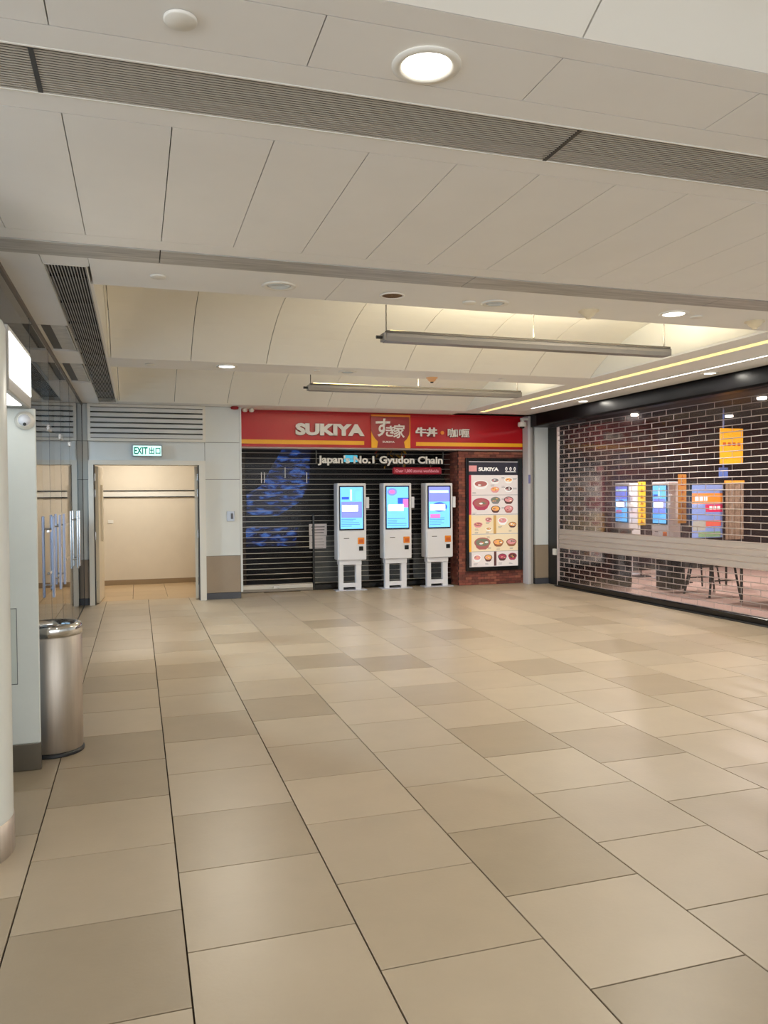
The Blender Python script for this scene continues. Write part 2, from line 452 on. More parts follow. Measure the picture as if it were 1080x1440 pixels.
downlight(2.22, 8.36, False, 'unlit downlight on the far beam behind the nearer pendant bar', r=.065)
downlight(6.24, 10.1, True, 'farther lit spot beside the black shutter housing', power=8, r=.06)
downlight(6.2, 7.39, True, 'nearer lit spot beside the black shutter housing', power=8, r=.06)
# unseen downlights added behind the viewer and beside the frame as fill
for (x, y, lb) in ((-1.2, -2.2, 'left in the first row behind the viewer'), (1.8, -2.2, 'middle of the first row behind the viewer'), (4.4, -2.2, 'right in the first row behind the viewer'),
                   (.9, -4.4, 'middle of the last row behind the viewer'), (4.9, -4.4, 'right in the last row behind the viewer'), (4.2, 2.33, 'outside the frame on the right by the tan grille'), (-1.9, 2.33, 'outside the frame on the left by the tan grille')):
    downlight(x, y, True, 'added unseen downlight '+lb, power=P_UNSEEN)

def cover(x, y, label, r=.047, m=M_ceil):
    o = MB().lathe([(r, -.0015), (r, -.008), (r*.93, -.011), (.001, -.011)], c=(x, y, Z0), n=28, cap=False)
    o = o.build('cover_plate', M_trim if m is M_ceil else m); tag(o, label, 'cover plate', 'round ceiling cover plates'); return o
cover(.135, 2.325, 'round blank plate near the top left, beyond the tan grille')
cover(2.29, 2.335, 'round blank plate cut by the right edge near the tan grille')
cover(.14, 5.04, 'round blank plate at the left end of the near beam')
cover(2.25, 5.12, 'round blank plate on the near beam, left of an unlit downlight')
cover(4.12, 5.06, 'round blank plate on the near beam, right of the lit downlight')
cover(.14, 8.39, 'round blank plate at the left end of the far beam')
cover(1.88, 8.33, 'round blank plate on the far beam above the farther pendant bar', r=.04)
cover(4.1, 8.4, 'round blank plate at the right end of the far beam', r=.04)
M_brown = mat('speaker_brown', (112, 84, 54), .8, noise=.3, nscale=60)
t = thing('ceiling_speaker', (1.67, 5.09, Z0), 'brown meshed round ceiling speaker above the left end of the near pendant', 'speaker')
MB().lathe([(.085, -.002), (.085, -.008), (.072, -.009), (.07, -.002)], n=32, cap=False).build('ring', M_trim, t, local=True)
MB().lathe([(.07, -.003), (.001, -.004)], n=32, cap=False).build('mesh_cover', M_brown, t, local=True)
def detector(x, y, label, m, drop=.05, r=.06):
    t = thing('ceiling_detector', (x, y, Z0), label, 'detector', 'detectors under the ceiling beams')
    MB().lathe([(r*1.25, -.001), (r*1.25, -.008), (r, -.012), (r*.85, -.03), (r*.4, -drop)], n=28).build('base', m, t, local=True)
    MB().lathe([(r*.35, -drop), (r*.3, -drop-.012), (.001, -drop-.014)], n=16, cap=False).build('sensor', M_sblk if m is M_peach else m, t, local=True)
M_ivory = mat('ivory_plastic', (224, 208, 176), .4); M_peach = mat('aged_plastic', (226, 176, 128), .45)
detector(3.21, 5.12, 'ivory dome detector on the near beam above the middle of the pendant', M_ivory)
detector(4.69, 5.08, 'peach dome detector on the near beam at the right edge', M_ivory)
detector(3.27, 8.52, 'orange tinted smoke detector with black sensor under the far beam', M_peach, r=.055)

# ---------------------------------------------------------------- pendant bars
def pendant(x0, x1, y, z, label):
    t = thing('pendant_light', ((x0+x1)/2, y, z), label, 'light', 'long grey pendant light bars')
    vs = [(-.05, -.035), (.05, -.035), (.062, .0), (.062, .035), (-.062, .035), (-.062, 0)]
    L = (x1-x0)/2; n = 6
    b = MB().add([(-L, a, c) for a, c in vs]+[(L, a, c) for a, c in vs], [tuple(range(n-1, -1, -1)), tuple(range(n, 2*n))]+[(i, (i+1) % n, (i+1) % n+n, i+n) for i in range(n)])
    b.build('housing', M_pend, t, local=True)
    MB().box(-L, L, -.068, -.058, .026, .046).box(-L, L, .058, .068, .026, .046).build('rim', M_pendtop, t, local=True)
    MB().box(-L-.02, -L, -.055, .055, -.03, .03).build('end_cap', M_pend, t, local=True)
    MB().box(L, L+.02, -.055, .055, -.03, .03).build('end_cap', M_pend, t, local=True)
    MB().lathe([(.014, -.05), (.014, 0)], c=(-L-.02, 0, .0), axis='x', n=10).build('end_knob', M_sblk, t, local=True)
    MB().tube((-L+.05, .0, .055), (L-.05, .0, .040), .007, 8).build('lamp_tube', M_tube, t, local=True)
    for xx in (-L+.015, 0, L-.02):
        b = MB().tube((xx, 0, .035), (xx, 0, .53), .005, 8); b.tube((xx, 0, .035), (xx, 0, .05), .012, 8); b.build('hanger', M_pendtop, t, local=True)
    area(t, (L*.15, 0, .075), L*1.6, .06, P_UP, (1, .90, .66), rot=(math.pi, 0, 0))
pendant(1.92, 4.60, 6.06, 2.835, 'nearer long grey pendant bar hanging in the first vault')
pendant(1.95, 4.68, 9.1, 2.835, 'farther long grey pendant bar hanging in the second vault')

# ================================================================ BACK WALL WITH THE EXIT DOOR
YB = 12.1
wb = MB()
wb.box(-.77, -.60, YB+.02, YB+.3, 0, 3.2).box(.89, 1.50, YB+.02, YB+.3, 0, 3.2).box(-.60, .89, YB+.02, YB+.3, 2.05, 3.2)
wall = struct(wb.build('wall_back', M_sblk))
def wp(x0, x1, z0, z1, m=M_wall, d=.0, name='panel'):
    g = .003
    return MB().box(x0+g, x1-g, YB-d, YB+.02, z0+g, z1-g).build(name, m, wall)
for (a, b) in ((-.77, -.67), (.98, 1.50)):
    wp(a, b, .66, 1.82); wp(a, b, 1.82, 2.38); wp(a, b, 2.38, 2.92)
    wp(a, b, .10, .66, M_dado, name='dado'); wp(a, b, 0, .10, M_skirt, .008, 'skirting')
wp(-.67, .98, 2.10, 2.38)
MB().box(1.50, 1.53, YB, 12.78, .10, 2.92).build('return_panel', M_wall, wall)
# door frame and leaves
d = struct(thing('door_1', (.145, YB, 0), '', '')); del d['label']; del d['category']
f = MB().box(-.67, -.60, YB-.06, YB+.30, 0, 2.10).box(.89, .98, YB-.06, YB+.30, 0, 2.10).box(-.60, .89, YB-.06, YB+.30, 2.035, 2.10)
f = f.build('frame', M_frame, d)
MB().box(-.60, -.588, YB-.02, YB+.14, 0, 2.035).box(.878, .89, YB-.02, YB+.14, 0, 2.035).build('rebate', M_sblk, d)
def leaf(px, ang, side):
    e = MB().bbox(0, .045, 0, .74, .012, 2.02, .002).build('door_leaf', M_leaf, d, local=True)
    e.location = (px-.145, .14, 0); e.rotation_euler = (0, 0, ang)
    for z in (.28, 1.0, 1.62, 1.86):
        o = MB().lathe([(.011, -.055), (.011, .055)], c=(.0 if side < 0 else .045, -.008, z), n=10).box(-.004 if side < 0 else .045, 0 if side < 0 else .049, 0, .03, z-.05, z+.05).build('hinge', M_chrome, e, local=True)
    MB().box(.045 if side < 0 else -.004, .052 if side < 0 else 0, .62, .70, .95, 1.15).build('push_plate', M_leaf, e, local=True)
    MB().box(.045 if side < 0 else -.012, .075 if side < 0 else 0, .30, .34, .9, 1.75).build('pull_bar', M_leaf, e, local=True)
leaf(-.588, math.radians(-3), -1)
leaf(.833, math.radians(-9), 1)
# corridor behind the door
c = MB().box(-2.2, 1.46, 14.7, 14.85, 0, 2.62).build('wall_corridor', M_cream); struct(c)
MB().box(-2.2, 1.46, 14.688, 14.70, 1.572, 1.668).build('wall_rail', M_trim, c)
MB().box(-2.2, 1.46, 14.676, 14.70, 1.668, 1.685).build('rail_edge', M_sblk, c)
MB().box(-2.2, 1.46, 14.676, 14.70, 1.558, 1.572).build('rail_edge', M_sblk, c)
MB().box(-2.2, 1.46, 14.68, 14.70, 0, .09).build('skirting', M_corrskirt, c)
MB().bbox(-.5, -.41, 14.69, 14.70, 1.10, 1.16, .002).build('wall_stub', M_trim, c)
s = struct(MB().box(-2.35, -2.2, 12.4, 14.85, 0, 2.62).box(1.46, 1.50, 12.4, 14.85, 0, 2.62).box(-2.2, -.77, 12.4, 12.45, 0, 2.62).build('wall_corridor_side', M_cream))
s = struct(MB().box(-2.35, 1.50, 12.4, 14.85, 2.62, 2.68).build('ceiling_corridor', M_ceil))
t = thing('corridor_lamp', (0, 13.6, 2.62), 'flat corridor ceiling lamp beyond the open exit door', 'light')
MB().box(-.3, .3, 13.5, 13.7, 2.60, 2.62).build('diffuser', M_led, t); area(t, (0, 0, -.03), .6, .2, 26, (1, .94, .84))
t = thing('corridor_detector', (.72, 13.9, 2.62), 'small dark detector on the corridor ceiling beyond the door', 'detector')
MB().lathe([(.05, 0), (.045, -.03), (.02, -.05)], n=16).build('body', M_sblk, t, local=True)

# louvre over the door
t = thing('wall_louvre', (.16, YB-.03, 2.38), 'wide grey slatted air louvre above the exit door', 'air vent')
x0, x1, z0, z1 = -.672, .99, 2.38, 2.915; y = YB-.05
MB().box(x0, x0+.04, y, YB+.018, z0, z1).box(x1-.04, x1, y, YB+.018, z0, z1).box(x0+.04, x1-.04, y, YB+.018, z0, z0+.04).box(x0+.04, x1-.04, y, YB+.018, z1-.04, z1).build('frame', M_frame, t)
MB().box(x0+.04, x1-.04, YB+.012, YB+.018, z0+.04, z1-.04).build('backing', M_dark, t)
M_lv = mat('louvre_grey', (208, 208, 206), .4)
for k in range(6):
    zc = z0+.048+k*.076
    MB().add([(x0+.04, y+.004, zc), (x1-.04, y+.004, zc), (x1-.04, y+.004, zc+.054), (x0+.04, y+.004, zc+.054), (x0+.04, y+.05, zc+.062), (x1-.04, y+.05, zc+.062), (x1-.04, y+.05, zc+.068), (x0+.04, y+.05, zc+.068)],
             [(0, 1, 2, 3), (3, 2, 6, 7), (5, 4, 7, 6), (1, 0, 4, 5), (0, 3, 7, 4), (2, 1, 5, 6)]).build('blade', M_lv, t)
for xx in (-.11, .44):
    b = MB()
    for k in range(5): b.box(xx-.012, xx+.012, y+.003, y+.05, z0+.08+k*.076, z0+.096+k*.076)
    b.build('stiffener', M_lv, t)

# exit sign
t = thing('exit_sign', (.15, YB-.03, 2.16), 'glowing green and white exit sign above the open door', 'sign')
MB().bbox(-.062, .362, YB-.06, YB-.001, 2.158, 2.328, .006).build('housing', mat('exit_case', (150, 160, 160), .3, .5), t)
MB().box(-.045, .345, YB-.063, YB-.06, 2.172, 2.314).build('face', M_exitw, t)
text('EXIT', -.035, .155, 2.19, 2.296, YB-.065, M_exitg, t, bold=.03, depth=.003)
text('出口', .175, .335, 2.19, 2.296, YB-.065, M_exitg, t, bold=.02, depth=.003)
t = thing('wall_switch', (1.353, YB, 1.19), 'small steel key switch plate on the white wall beside the shutter', 'switch')
MB().bbox(1.295, 1.412, YB-.012, YB-.0005, 1.185, 1.338, .003).build('plate', mat('plate_grey', (150, 154, 160), .3, .6), t)
MB().box(1.355, 1.39, YB-.018, YB-.012, 1.22, 1.305).build('key_slot', M_skirt, t)
t = thing('fire_alarm', (1.42, 12.0, Z0), 'red fire beacon under the ceiling left of the red signboard', 'alarm')
MB().lathe([(.05, -.001), (.062, -.012), (.055, -.04), (.02, -.048)], n=20).build('beacon', mat('alarm_red', (150, 10, 26), .3), t, local=True)
for k, xx in enumerate((1.60, 1.70)):
    t = thing('spot_bulb', (xx, 12.2, Z0), ('left' if k == 0 else 'right')+' of two small white round lamps next to the red beacon', 'light', 'small white lamps by the fire beacon')
    MB().lathe([(.02, -.001), (.03, -.008), (.045, -.03), (.03, -.055), (.001, -.06)], n=16, cap=False).build('bulb', M_trim, t, local=True)

# ================================================================ RED SHOP SIGN
YS = 12.42
t = thing('shop_sign', (4.03, YS, 2.33), 'long red shop signboard with yellow stripe and white lettering', 'sign')
MB().bbox(1.532, 6.542, YS, YS+.34, 2.345, 2.90, .004).build('board', M_red, t)
MB().box(1.532, 6.542, YS-.012, YS+.02, 2.885, 2.932).build('top_lip', M_red, t)
MB().box(1.532, 6.542, YS-.004, YS+.34, 2.322, 2.345).build('bottom_rail', mat('rail_grey', (170, 156, 150), .4), t)
MB().box(1.532, 3.57, YS-.004, YS+.001, 2.392, 2.457).build('stripe', M_yel, t)
MB().box(4.476, 6.532, YS-.004, YS+.001, 2.390, 2.452).build('stripe', M_yel, t)
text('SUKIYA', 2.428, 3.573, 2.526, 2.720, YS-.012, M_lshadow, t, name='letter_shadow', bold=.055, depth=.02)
text('SUKIYA', 2.422, 3.567, 2.534, 2.728, YS-.03, M_white, t, bold=.055, depth=.02)
text('牛丼', 4.456, 4.847, 2.545, 2.698, YS-.03, M_white, t, bold=.04, depth=.02)
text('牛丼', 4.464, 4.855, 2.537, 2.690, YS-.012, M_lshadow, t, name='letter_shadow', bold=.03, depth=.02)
text('咖喱', 5.035, 5.435, 2.537, 2.690, YS-.03, M_white, t, bold=.014, depth=.02)
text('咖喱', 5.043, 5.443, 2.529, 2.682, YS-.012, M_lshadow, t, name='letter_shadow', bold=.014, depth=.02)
MB().lathe([(.032, -.02), (.032, 0)], c=(4.945, YS, 2.615), axis='y', n=16).build('dot', M_orange, t)
lg = MB().bbox(3.688, 4.366, YS-.03, YS, 2.346, 2.895, .003).build('logo_panel', M_yel, t)
lpts = [(40, 78), (40, 330), (70, 420), (115, 490), (168, 545), (160, 600), (150, 662), (665, 662), (655, 600), (645, 545), (700, 490), (740, 410), (752, 330), (752, 78)]
MB().prism([(3.66+(x-20)*.000945, 2.346+(662-y)*.00089) for x, y in lpts], YS-.036, YS-.03, M_dred).build('logo_field', parent=lg)
MB().prism([(3.688, 2.872), (4.366, 2.872), (4.366, 2.895), (3.688, 2.895)], YS-.037, YS-.03, M_orange).build('logo_bar', parent=lg)
text('す', 3.735, 3.985, 2.53, 2.83, YS-.04, M_white, lg, bold=.02, depth=.008, shear=.10)
text('き', 3.925, 4.085, 2.535, 2.715, YS-.04, M_white, lg, bold=.025, depth=.008, shear=.06)
text('家', 4.06, 4.26, 2.51, 2.745, YS-.04, M_white, lg, bold=.018, depth=.008, shear=.06)
text('SUKIYA', 3.875, 4.085, 2.43, 2.462, YS-.04, M_white, lg, bold=.02, depth=.006, joined=True, name='small_lettering')

# ================================================================ BRICK PIER WITH MENU
YK = 12.45
pier = struct(MB().box(5.262, 6.542, YK+.012, 13.1, 0, 2.322).build('wall_pier', M_mortar))
bw, bh = .118, .046
bmesh = {}
def brick_me(w, m):
    k = (round(w, 3), m.name)
    if k not in bmesh: bmesh[k] = MB().bbox(0, w-.006, -.012, .010, 0, bh-.005, .0015).mesh('brick', m)
    return bmesh[k]
cells = []
r = 0; z = .004
while z+bh < 2.325:
    x = 5.262-(bw/2 if r % 2 else 0)
    while x < 6.54:
        a = max(x, 5.25); b = min(x+bw, 6.542)
        if b-a > .03 and not (a > 5.385 and b < 6.42 and z > .26 and z+bh < 2.17):
            cells.append((a, b-a, z))
        x += bw
    z += bh; r += 1
# nearest to the eye height of the opening first; 300 singles, the rest joined
random.Random(3).shuffle(cells)
cells.sort(key=lambda c: -(c[1] > .1))
rb = MB()
for k, (a, w, z) in enumerate(cells):
    m = random.choice(M_brick)
    if k < 296: inst(brick_me(w, m), 'brick', pier, (a, YK+.012, z))
    else: rb.box(a, a+w-.006, YK, YK+.02, z, z+bh-.005, m)
z = .004; r = 0
while z+bh < 2.325:      # side facing the kiosks, seen edge-on
    y = YK+.014+(0 if r % 2 else .05)
    while y < 13.05: rb.box(5.25, 5.27, y, min(y+bw-.006, 13.1), z, z+bh-.005, random.choice(M_brick)); y += bw
    z += bh; r += 1
stuff(rb.build('brickwork', parent=pier))

t = thing('menu_board', (5.9, YK, .24), 'tall black framed illuminated menu board with food bowls on the brick pier', 'menu board')
x0, x1, z0, z1 = 5.378, 6.44, .245, 2.195; ym = YK-.055
MB().bbox(x0, x0+.05, ym, YK-.002, z0, z1, .003).bbox(x1-.08, x1, ym, YK-.002, z0, z1, .003).bbox(x0+.05, x1-.08, ym, YK-.002, z0, z0+.07, .003).bbox(x0+.05, x1-.08, ym, YK-.002, z1-.06, z1, .003).build('frame', M_blk, t)
def pr(n, c, e=.30): return mat('print_'+n, c, .35, emit=e)
P_w = pr('white', (216, 206, 202)); P_c = pr('cream', (222, 204, 172)); P_hd = pr('header', (44, 42, 56), .1); P_r = pr('red', (178, 40, 66))
P_y = pr('yellow', (232, 168, 54)); P_g = pr('grey', (120, 116, 118)); P_bd = pr('bowl_dark', (84, 50, 48)); P_rd = pr('bowl_red', (162, 60, 84))
P_mt = pr('meat', (158, 92, 88)); P_or = pr('egg', (228, 166, 96)); P_gr = pr('greens', (112, 116, 96)); P_pk = pr('pink', (208, 140, 140)); P_tn = pr('tan', (190, 150, 88)); P_wh = pr('bowl_white', (236, 232, 228)); P_br = pr('curry', (140, 88, 60))
def MX(px): return 5.43+(px-150)/(705-150)*.93
def MZ(py): return 2.13-(py-125)/(1305-125)*1.81
ps = MB().box(x0+.05, x1-.08, ym+.02, YK-.004, z0+.07, z1-.06, P_w)
yy = ym+.02
def rect(b, a0, b0, a1, b1, m, d=.001): b.box(MX(a0), MX(a1), yy-d, yy, MZ(b1), MZ(b0), m)
rect(ps, 148, 130, 705, 275, P_hd); rect(ps, 145, 275, 178, 720, P_r); rect(ps, 145, 722, 178, 1138, P_y); rect(ps, 145, 1140, 178, 1302, P_g)
rect(ps, 185, 728, 705, 935, P_c); rect(ps, 185, 945, 705, 1135, P_c); rect(ps, 185, 1140, 705, 1302, P_w)
rect(ps, 426, 728, 458, 938, P_tn, .0015); rect(ps, 430, 1140, 458, 1302, P_bd, .0015)
for yv in (500, 720, 940, 1137): rect(ps, 183, yv-2, 705, yv+2, P_g, .0015)
rect(ps, 150, 168, 240, 235, P_pk, .002)
rect(ps, 562, 232, 682, 242, P_wh, .002)
for k in range(3): ps.disc(MX(575+k*48), MZ(204), .022, .032, yy-.001, P_wh); ps.disc(MX(575+k*48), MZ(206), .010, .014, yy-.0022, P_hd)
po = ps.build('poster', parent=t)
bowls = [(285,375,85,50,P_wh,P_mt),(445,335,50,34,P_wh,P_g),(600,330,48,32,P_wh,P_or),(445,435,50,33,P_pk,P_or),(600,430,48,34,P_wh,P_bd),(287,590,97,68,P_rd,P_mt),
 (450,555,55,40,P_g,P_gr),(600,555,55,42,P_bd,P_pk),(450,655,52,40,P_bd,P_or),(600,655,52,42,P_mt,P_pk),(252,830,50,30,P_pk,P_mt),(370,775,38,26,P_pk,P_mt),(372,880,36,22,P_wh,P_tn),
 (530,790,56,42,P_wh,P_pk),(643,835,45,32,P_bd,P_or),(300,1035,92,68,P_mt,P_gr),(480,1035,60,44,P_br,P_or),(630,1035,60,44,P_br,P_pk),(240,1205,46,40,P_wh,P_pk),(365,1205,45,40,P_bd,P_or),(525,1200,50,40,P_bd,P_rd),(642,1195,50,40,P_rd,P_bd)]
sx = .93/555; sz = 1.81/1180
for (cx, cy, rx, rz, mo, mi) in bowls:
    b = MB(); X, Z = MX(cx), MZ(cy)
    b.prism([(X-rx*sx*.98, Z), (X-rx*sx*.72, Z-rz*sz*.85), (X-rx*sx*.4, Z-rz*sz*1.15), (X+rx*sx*.4, Z-rz*sz*1.15), (X+rx*sx*.72, Z-rz*sz*.85), (X+rx*sx*.98, Z)], yy-.0014, yy-.0002, mo)
    b.disc(X, Z, rx*sx, rz*sz*.85, yy-.0015, mo, 20); b.disc(X, Z+.002, rx*sx*.82, rz*sz*.64, yy-.0027, mi, 18)
    rr = random.Random(cx*7+cy)
    for q in range(4): b.disc(X+rr.uniform(-.5, .5)*rx*sx, Z+rr.uniform(-.35, .35)*rz*sz, rx*sx*.22, rz*sz*.15, yy-.0040-q*.0003, rr.choice([P_mt, P_pk, P_gr, P_or, P_wh]), 8)
    b.build('bowl_picture', parent=po)
b = MB(); rr = random.Random(5)
for (a, c) in ((190, 470), (190, 700), (395, 385), (520, 300), (520, 400), (650, 310), (650, 420), (520, 540), (520, 640), (215, 880), (215, 915), (340, 808), (340, 915), (480, 855), (600, 900), (350, 970), (360, 1090), (460, 1100), (610, 1100), (200, 1270), (330, 1270), (480, 1270), (600, 1270)):
    for q in range(2): rect(b, a, c+q*12, a+rr.randint(30, 48), c+q*12+4, P_g, .0012)
stuff(b.build('price_lines', parent=po))
text('SUKIYA', MX(258), MX(488), MZ(230), MZ(188), yy-.003, P_wh, po, bold=.05, depth=.002)

# ================================================================ LEFT SHOP: roller shutter, letters, interior
YR = 12.80
t = thing('roller_shutter', (3.4, YR, 0), 'dark see-through roller shutter with fine horizontal rods behind the kiosks', 'shutter')
pitch = .0862; z = .115; k = 0
me_rod = MB().tube((0, 0, 0), (3.70, 0, 0), .0042, 8).mesh('rod', M_alu2)
me_pan = MB().box(0, 3.70, -.0015, .0015, .008, pitch-.008).mesh('clear_panel', M_clear2)
while z < 2.34:
    inst(me_rod, 'rod', t, (-1.86, 0, z))
    inst(me_pan, 'clear_panel', t, (-1.86, 0, z))
    z += pitch
MB().bbox(1.535, 2.765, YR-.04, YR+.03, .045, .108, .004).build('bottom_rail', mat('rail_white', (226, 222, 216), .3), t)
MB().bbox(1.535, 2.765, YR-.05, YR+.04, 0.002, .045, .004).build('bottom_seal', mat('seal_grey', (150, 142, 132), .4), t)
MB().bbox(2.10, 2.20, YR-.055, YR-.04, .05, .095, .003).build('rail_lock', M_chrome, t)
MB().bbox(2.765, 2.80, YR-.05, YR+.04, 0.002, 1.25, .004).build('mullion', M_blk, t)
MB().bbox(2.80, 5.24, YR-.04, YR+.03, .002, .085, .004).build('bottom_rail', M_blk, t)
MB().box(1.532, 1.545, YR-.03, YR+.03, .1, 2.34).build('guide', M_alu2, t)
for (a, zz) in ((1.93, 1.78), (1.98, 1.78), (2.32, 1.86), (2.68, 1.78)):
    MB().box(a, a+.008, YR-.012, YR+.012, zz, zz+pitch*(2 if a > 2.3 else 2)).build('link_bar', M_alu2, t)
# grey lower banner panels seen behind the kiosks
M_gp = mat('grey_printed_panel', (104, 104, 102), .5, noise=.22, nscale=7)
for (a, b_) in ((2.83, 3.78), (4.02, 4.52), (4.60, 5.16)):
    tag(MB().bbox(a, b_, 12.93, 12.97, .11, .88, .004).build('lower_panel', M_gp), 'grey lower panel standing behind the shutter, '+('left kiosk' if a < 3 else 'middle kiosk' if a < 4.3 else 'right kiosk'), 'panel', 'grey panels inside the dark shop')

t = thing('slogan_letters', (3.9, 12.6, 2.0), 'row of white slogan letters on a dark rail in front of the roller shutter', 'sign')
text("Japan's No.1 Gyudon Chain", 2.832, 5.022, 2.062, 2.222, 12.60, M_white, t, bold=.03, depth=.02, base='J')
MB().box(2.80, 5.06, 12.615, 12.64, 2.085, 2.10).box(2.80, 2.82, 12.615, 12.64, 2.10, 2.32).box(5.03, 5.05, 12.615, 12.64, 2.10, 2.32).build('rail', M_sblk, t)
bd = MB().bbox(4.12, 5.00, 12.60, 12.615, 1.915, 2.035, .02).build('badge', mat('badge_red', (150, 20, 44), .4), t)
MB().box(4.3, 4.32, 12.615, 12.64, 2.0, 2.10).box(4.8, 4.82, 12.615, 12.64, 2.0, 2.10).build('badge_bracket', M_sblk, t)
text('Over 1,800 stores worldwide', 4.17, 4.95, 1.95, 2.0, 12.597, mat('badge_text', (230, 150, 170), .4), bd, bold=.02, depth=.002, joined=True, name='small_lettering', base='O')
# notice papers on the shutter
for k, (a, b_, c_, d_) in enumerate(((2.712, 3.012, .905, 1.095), (2.715, 3.000, .685, .898))):
    o = thing('paper_notice', ((a+b_)/2, YR-.02, c_), ('upper' if k == 0 else 'lower')+' of two white paper notices taped to the dark roller shutter', 'notice', 'paper notices on the shutter')
    MB().box(a, b_, YR-.022, YR-.018, c_, d_).build('sheet', mat('paper', (206, 200, 204), .7), o)
    b = MB(); rr = random.Random(k)
    for q in range(3 if k == 0 else 4):
        zq = d_-.05-q*.048; w = rr.uniform(.55, .8)*(b_-a)
        b.box((a+b_)/2-w/2, (a+b_)/2+w/2, YR-.0235, YR-.022, zq-.007, zq+.007 if k == 0 else zq-.002)
    b.build('print', mat('ink', (60, 58, 66), .6), o)

# interior of the left shop
M_int = mat('shop_dark_wall', (44, 40, 42), .7, noise=.15, nscale=3)
struct(MB().box(1.50, 6.60, 15.6, 15.7, 0, 3).box(6.55, 6.60, 13.1, 15.7, 0, 3).box(1.50, 1.53, 12.8, 15.7, 0, 3).build('wall_shop_interior', M_int))
struct(MB().box(1.50, 6.60, 12.95, 15.7, -.01, .003).build('floor_shop_interior', mat('shop_dark_floor', (52, 44, 42), .3)))
struct(MB().box(1.50, 6.60, 12.78, 15.7, 2.95, 3.0).build('ceiling_shop_interior', M_int))
def mural_reflection_mat():
    m = bpy.data.materials.new('mural_reflection_blue'); m.use_nodes = True; nt = m.node_tree; b = nt.nodes['Principled BSDF']
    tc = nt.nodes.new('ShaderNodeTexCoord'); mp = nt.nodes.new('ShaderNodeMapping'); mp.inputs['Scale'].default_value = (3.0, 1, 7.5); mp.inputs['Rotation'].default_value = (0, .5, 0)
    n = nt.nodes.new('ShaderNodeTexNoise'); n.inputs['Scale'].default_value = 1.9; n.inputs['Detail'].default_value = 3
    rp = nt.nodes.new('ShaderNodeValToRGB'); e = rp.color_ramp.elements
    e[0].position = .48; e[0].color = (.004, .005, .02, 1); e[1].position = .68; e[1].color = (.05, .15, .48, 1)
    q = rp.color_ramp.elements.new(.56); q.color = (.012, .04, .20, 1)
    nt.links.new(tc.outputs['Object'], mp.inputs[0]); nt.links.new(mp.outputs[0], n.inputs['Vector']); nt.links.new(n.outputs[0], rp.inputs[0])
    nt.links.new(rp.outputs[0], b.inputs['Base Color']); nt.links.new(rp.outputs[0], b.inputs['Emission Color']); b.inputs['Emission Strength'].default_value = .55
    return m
MM = mural_reflection_mat()  # emissive blue patches paint a mural reflected in the clear panels
mu = MB().prism([(1.98, 1.22), (2.55, 1.18), (3.0, 1.45), (3.18, 1.8), (3.22, 2.55), (2.72, 2.55), (2.45, 2.1), (2.28, 1.78), (1.98, 1.6)], 14.95, 15.0).build('blue_reflection', MM)
tag(mu, 'glowing blue patterned panel standing in for a mural reflection, left of the kiosks', 'panel')
tag(MB().prism([(1.85, .62), (2.9, .60), (2.95, .95), (1.85, 1.0)], 14.95, 15.0).build('blue_reflection', MM), 'lower dim blue panel standing in for a mural reflection, behind the roller shutter', 'panel')
tag(MB().bbox(1.56, 1.78, 13.6, 13.9, .003, 2.3, .01).build('timber_post', mat('timber_brown', (86, 66, 52), .6, noise=.2, stretch=(8, 8, .6))), 'brown timber post just inside the shutter at its left edge', 'post')
t = thing('exit_light_reflection', (3.45, 13.3, 2.1), 'small cyan glowing panel standing in for a reflected exit light, above the left kiosk', 'sign')  # glowing box stands in for an exit light mirrored in the shutter
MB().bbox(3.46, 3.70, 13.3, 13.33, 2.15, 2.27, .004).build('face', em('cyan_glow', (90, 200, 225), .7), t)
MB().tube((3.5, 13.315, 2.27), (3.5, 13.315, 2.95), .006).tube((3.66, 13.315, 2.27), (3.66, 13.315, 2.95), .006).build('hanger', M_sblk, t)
# autumn spray hanging inside
t = thing('artificial_branch', (4.05, 13.1, 1.7), 'golden artificial autumn branch inside the shop above the middle kiosk', 'plant')
b = MB(); rr = random.Random(9)
pts = []
for k in range(9):
    a = (4.2, 13.1, 2.94); e_ = (4.2+rr.uniform(-.35, .35), 13.1+rr.uniform(-.15, .15), 2.4-rr.uniform(0, .55)); b.tube(a, e_, .006, 6); pts.append((a, e_))
b.build('twigs', mat('twig', (58, 44, 30), .7), t)
Mg = mat('leaf_gold', (214, 150, 30), .5); Mo = mat('leaf_red', (186, 60, 40), .5)
for q in range(70):
    a, e_ = rr.choice(pts); f_ = rr.uniform(.35, 1); c_ = [a[i]+(e_[i]-a[i])*f_+rr.uniform(-.05, .05) for i in range(3)]
    s_ = rr.uniform(.03, .055); an = rr.uniform(0, 3)
    lf = MB().add([(-s_, 0, 0), (0, .004, s_*.45), (s_, 0, 0), (0, -.004, -s_*.45), (0, .008, 0)], [(0, 3, 4), (3, 2, 4), (2, 1, 4), (1, 0, 4)]).build('leaf', Mg if q % 4 else Mo, t, local=True)
    lf.location = (c_[0]-4.05, c_[1]-13.1, c_[2]-1.7); lf.rotation_euler = (rr.uniform(-.6, .6), an, rr.uniform(-.6, .6))
t = thing('shop_lamp', (2.2, 14.3, 2.95), 'small lamps on the dark shop ceiling behind the roller shutter', 'light')
MB().lathe([(.06, 0), (.06, -.03)], n=16).build('lens', em('dim_lens', (255, 240, 220), 5), t, local=True); area(t, (0, 0, -.04), .12, .12, 3, (1, .9, .8), shape='DISK')

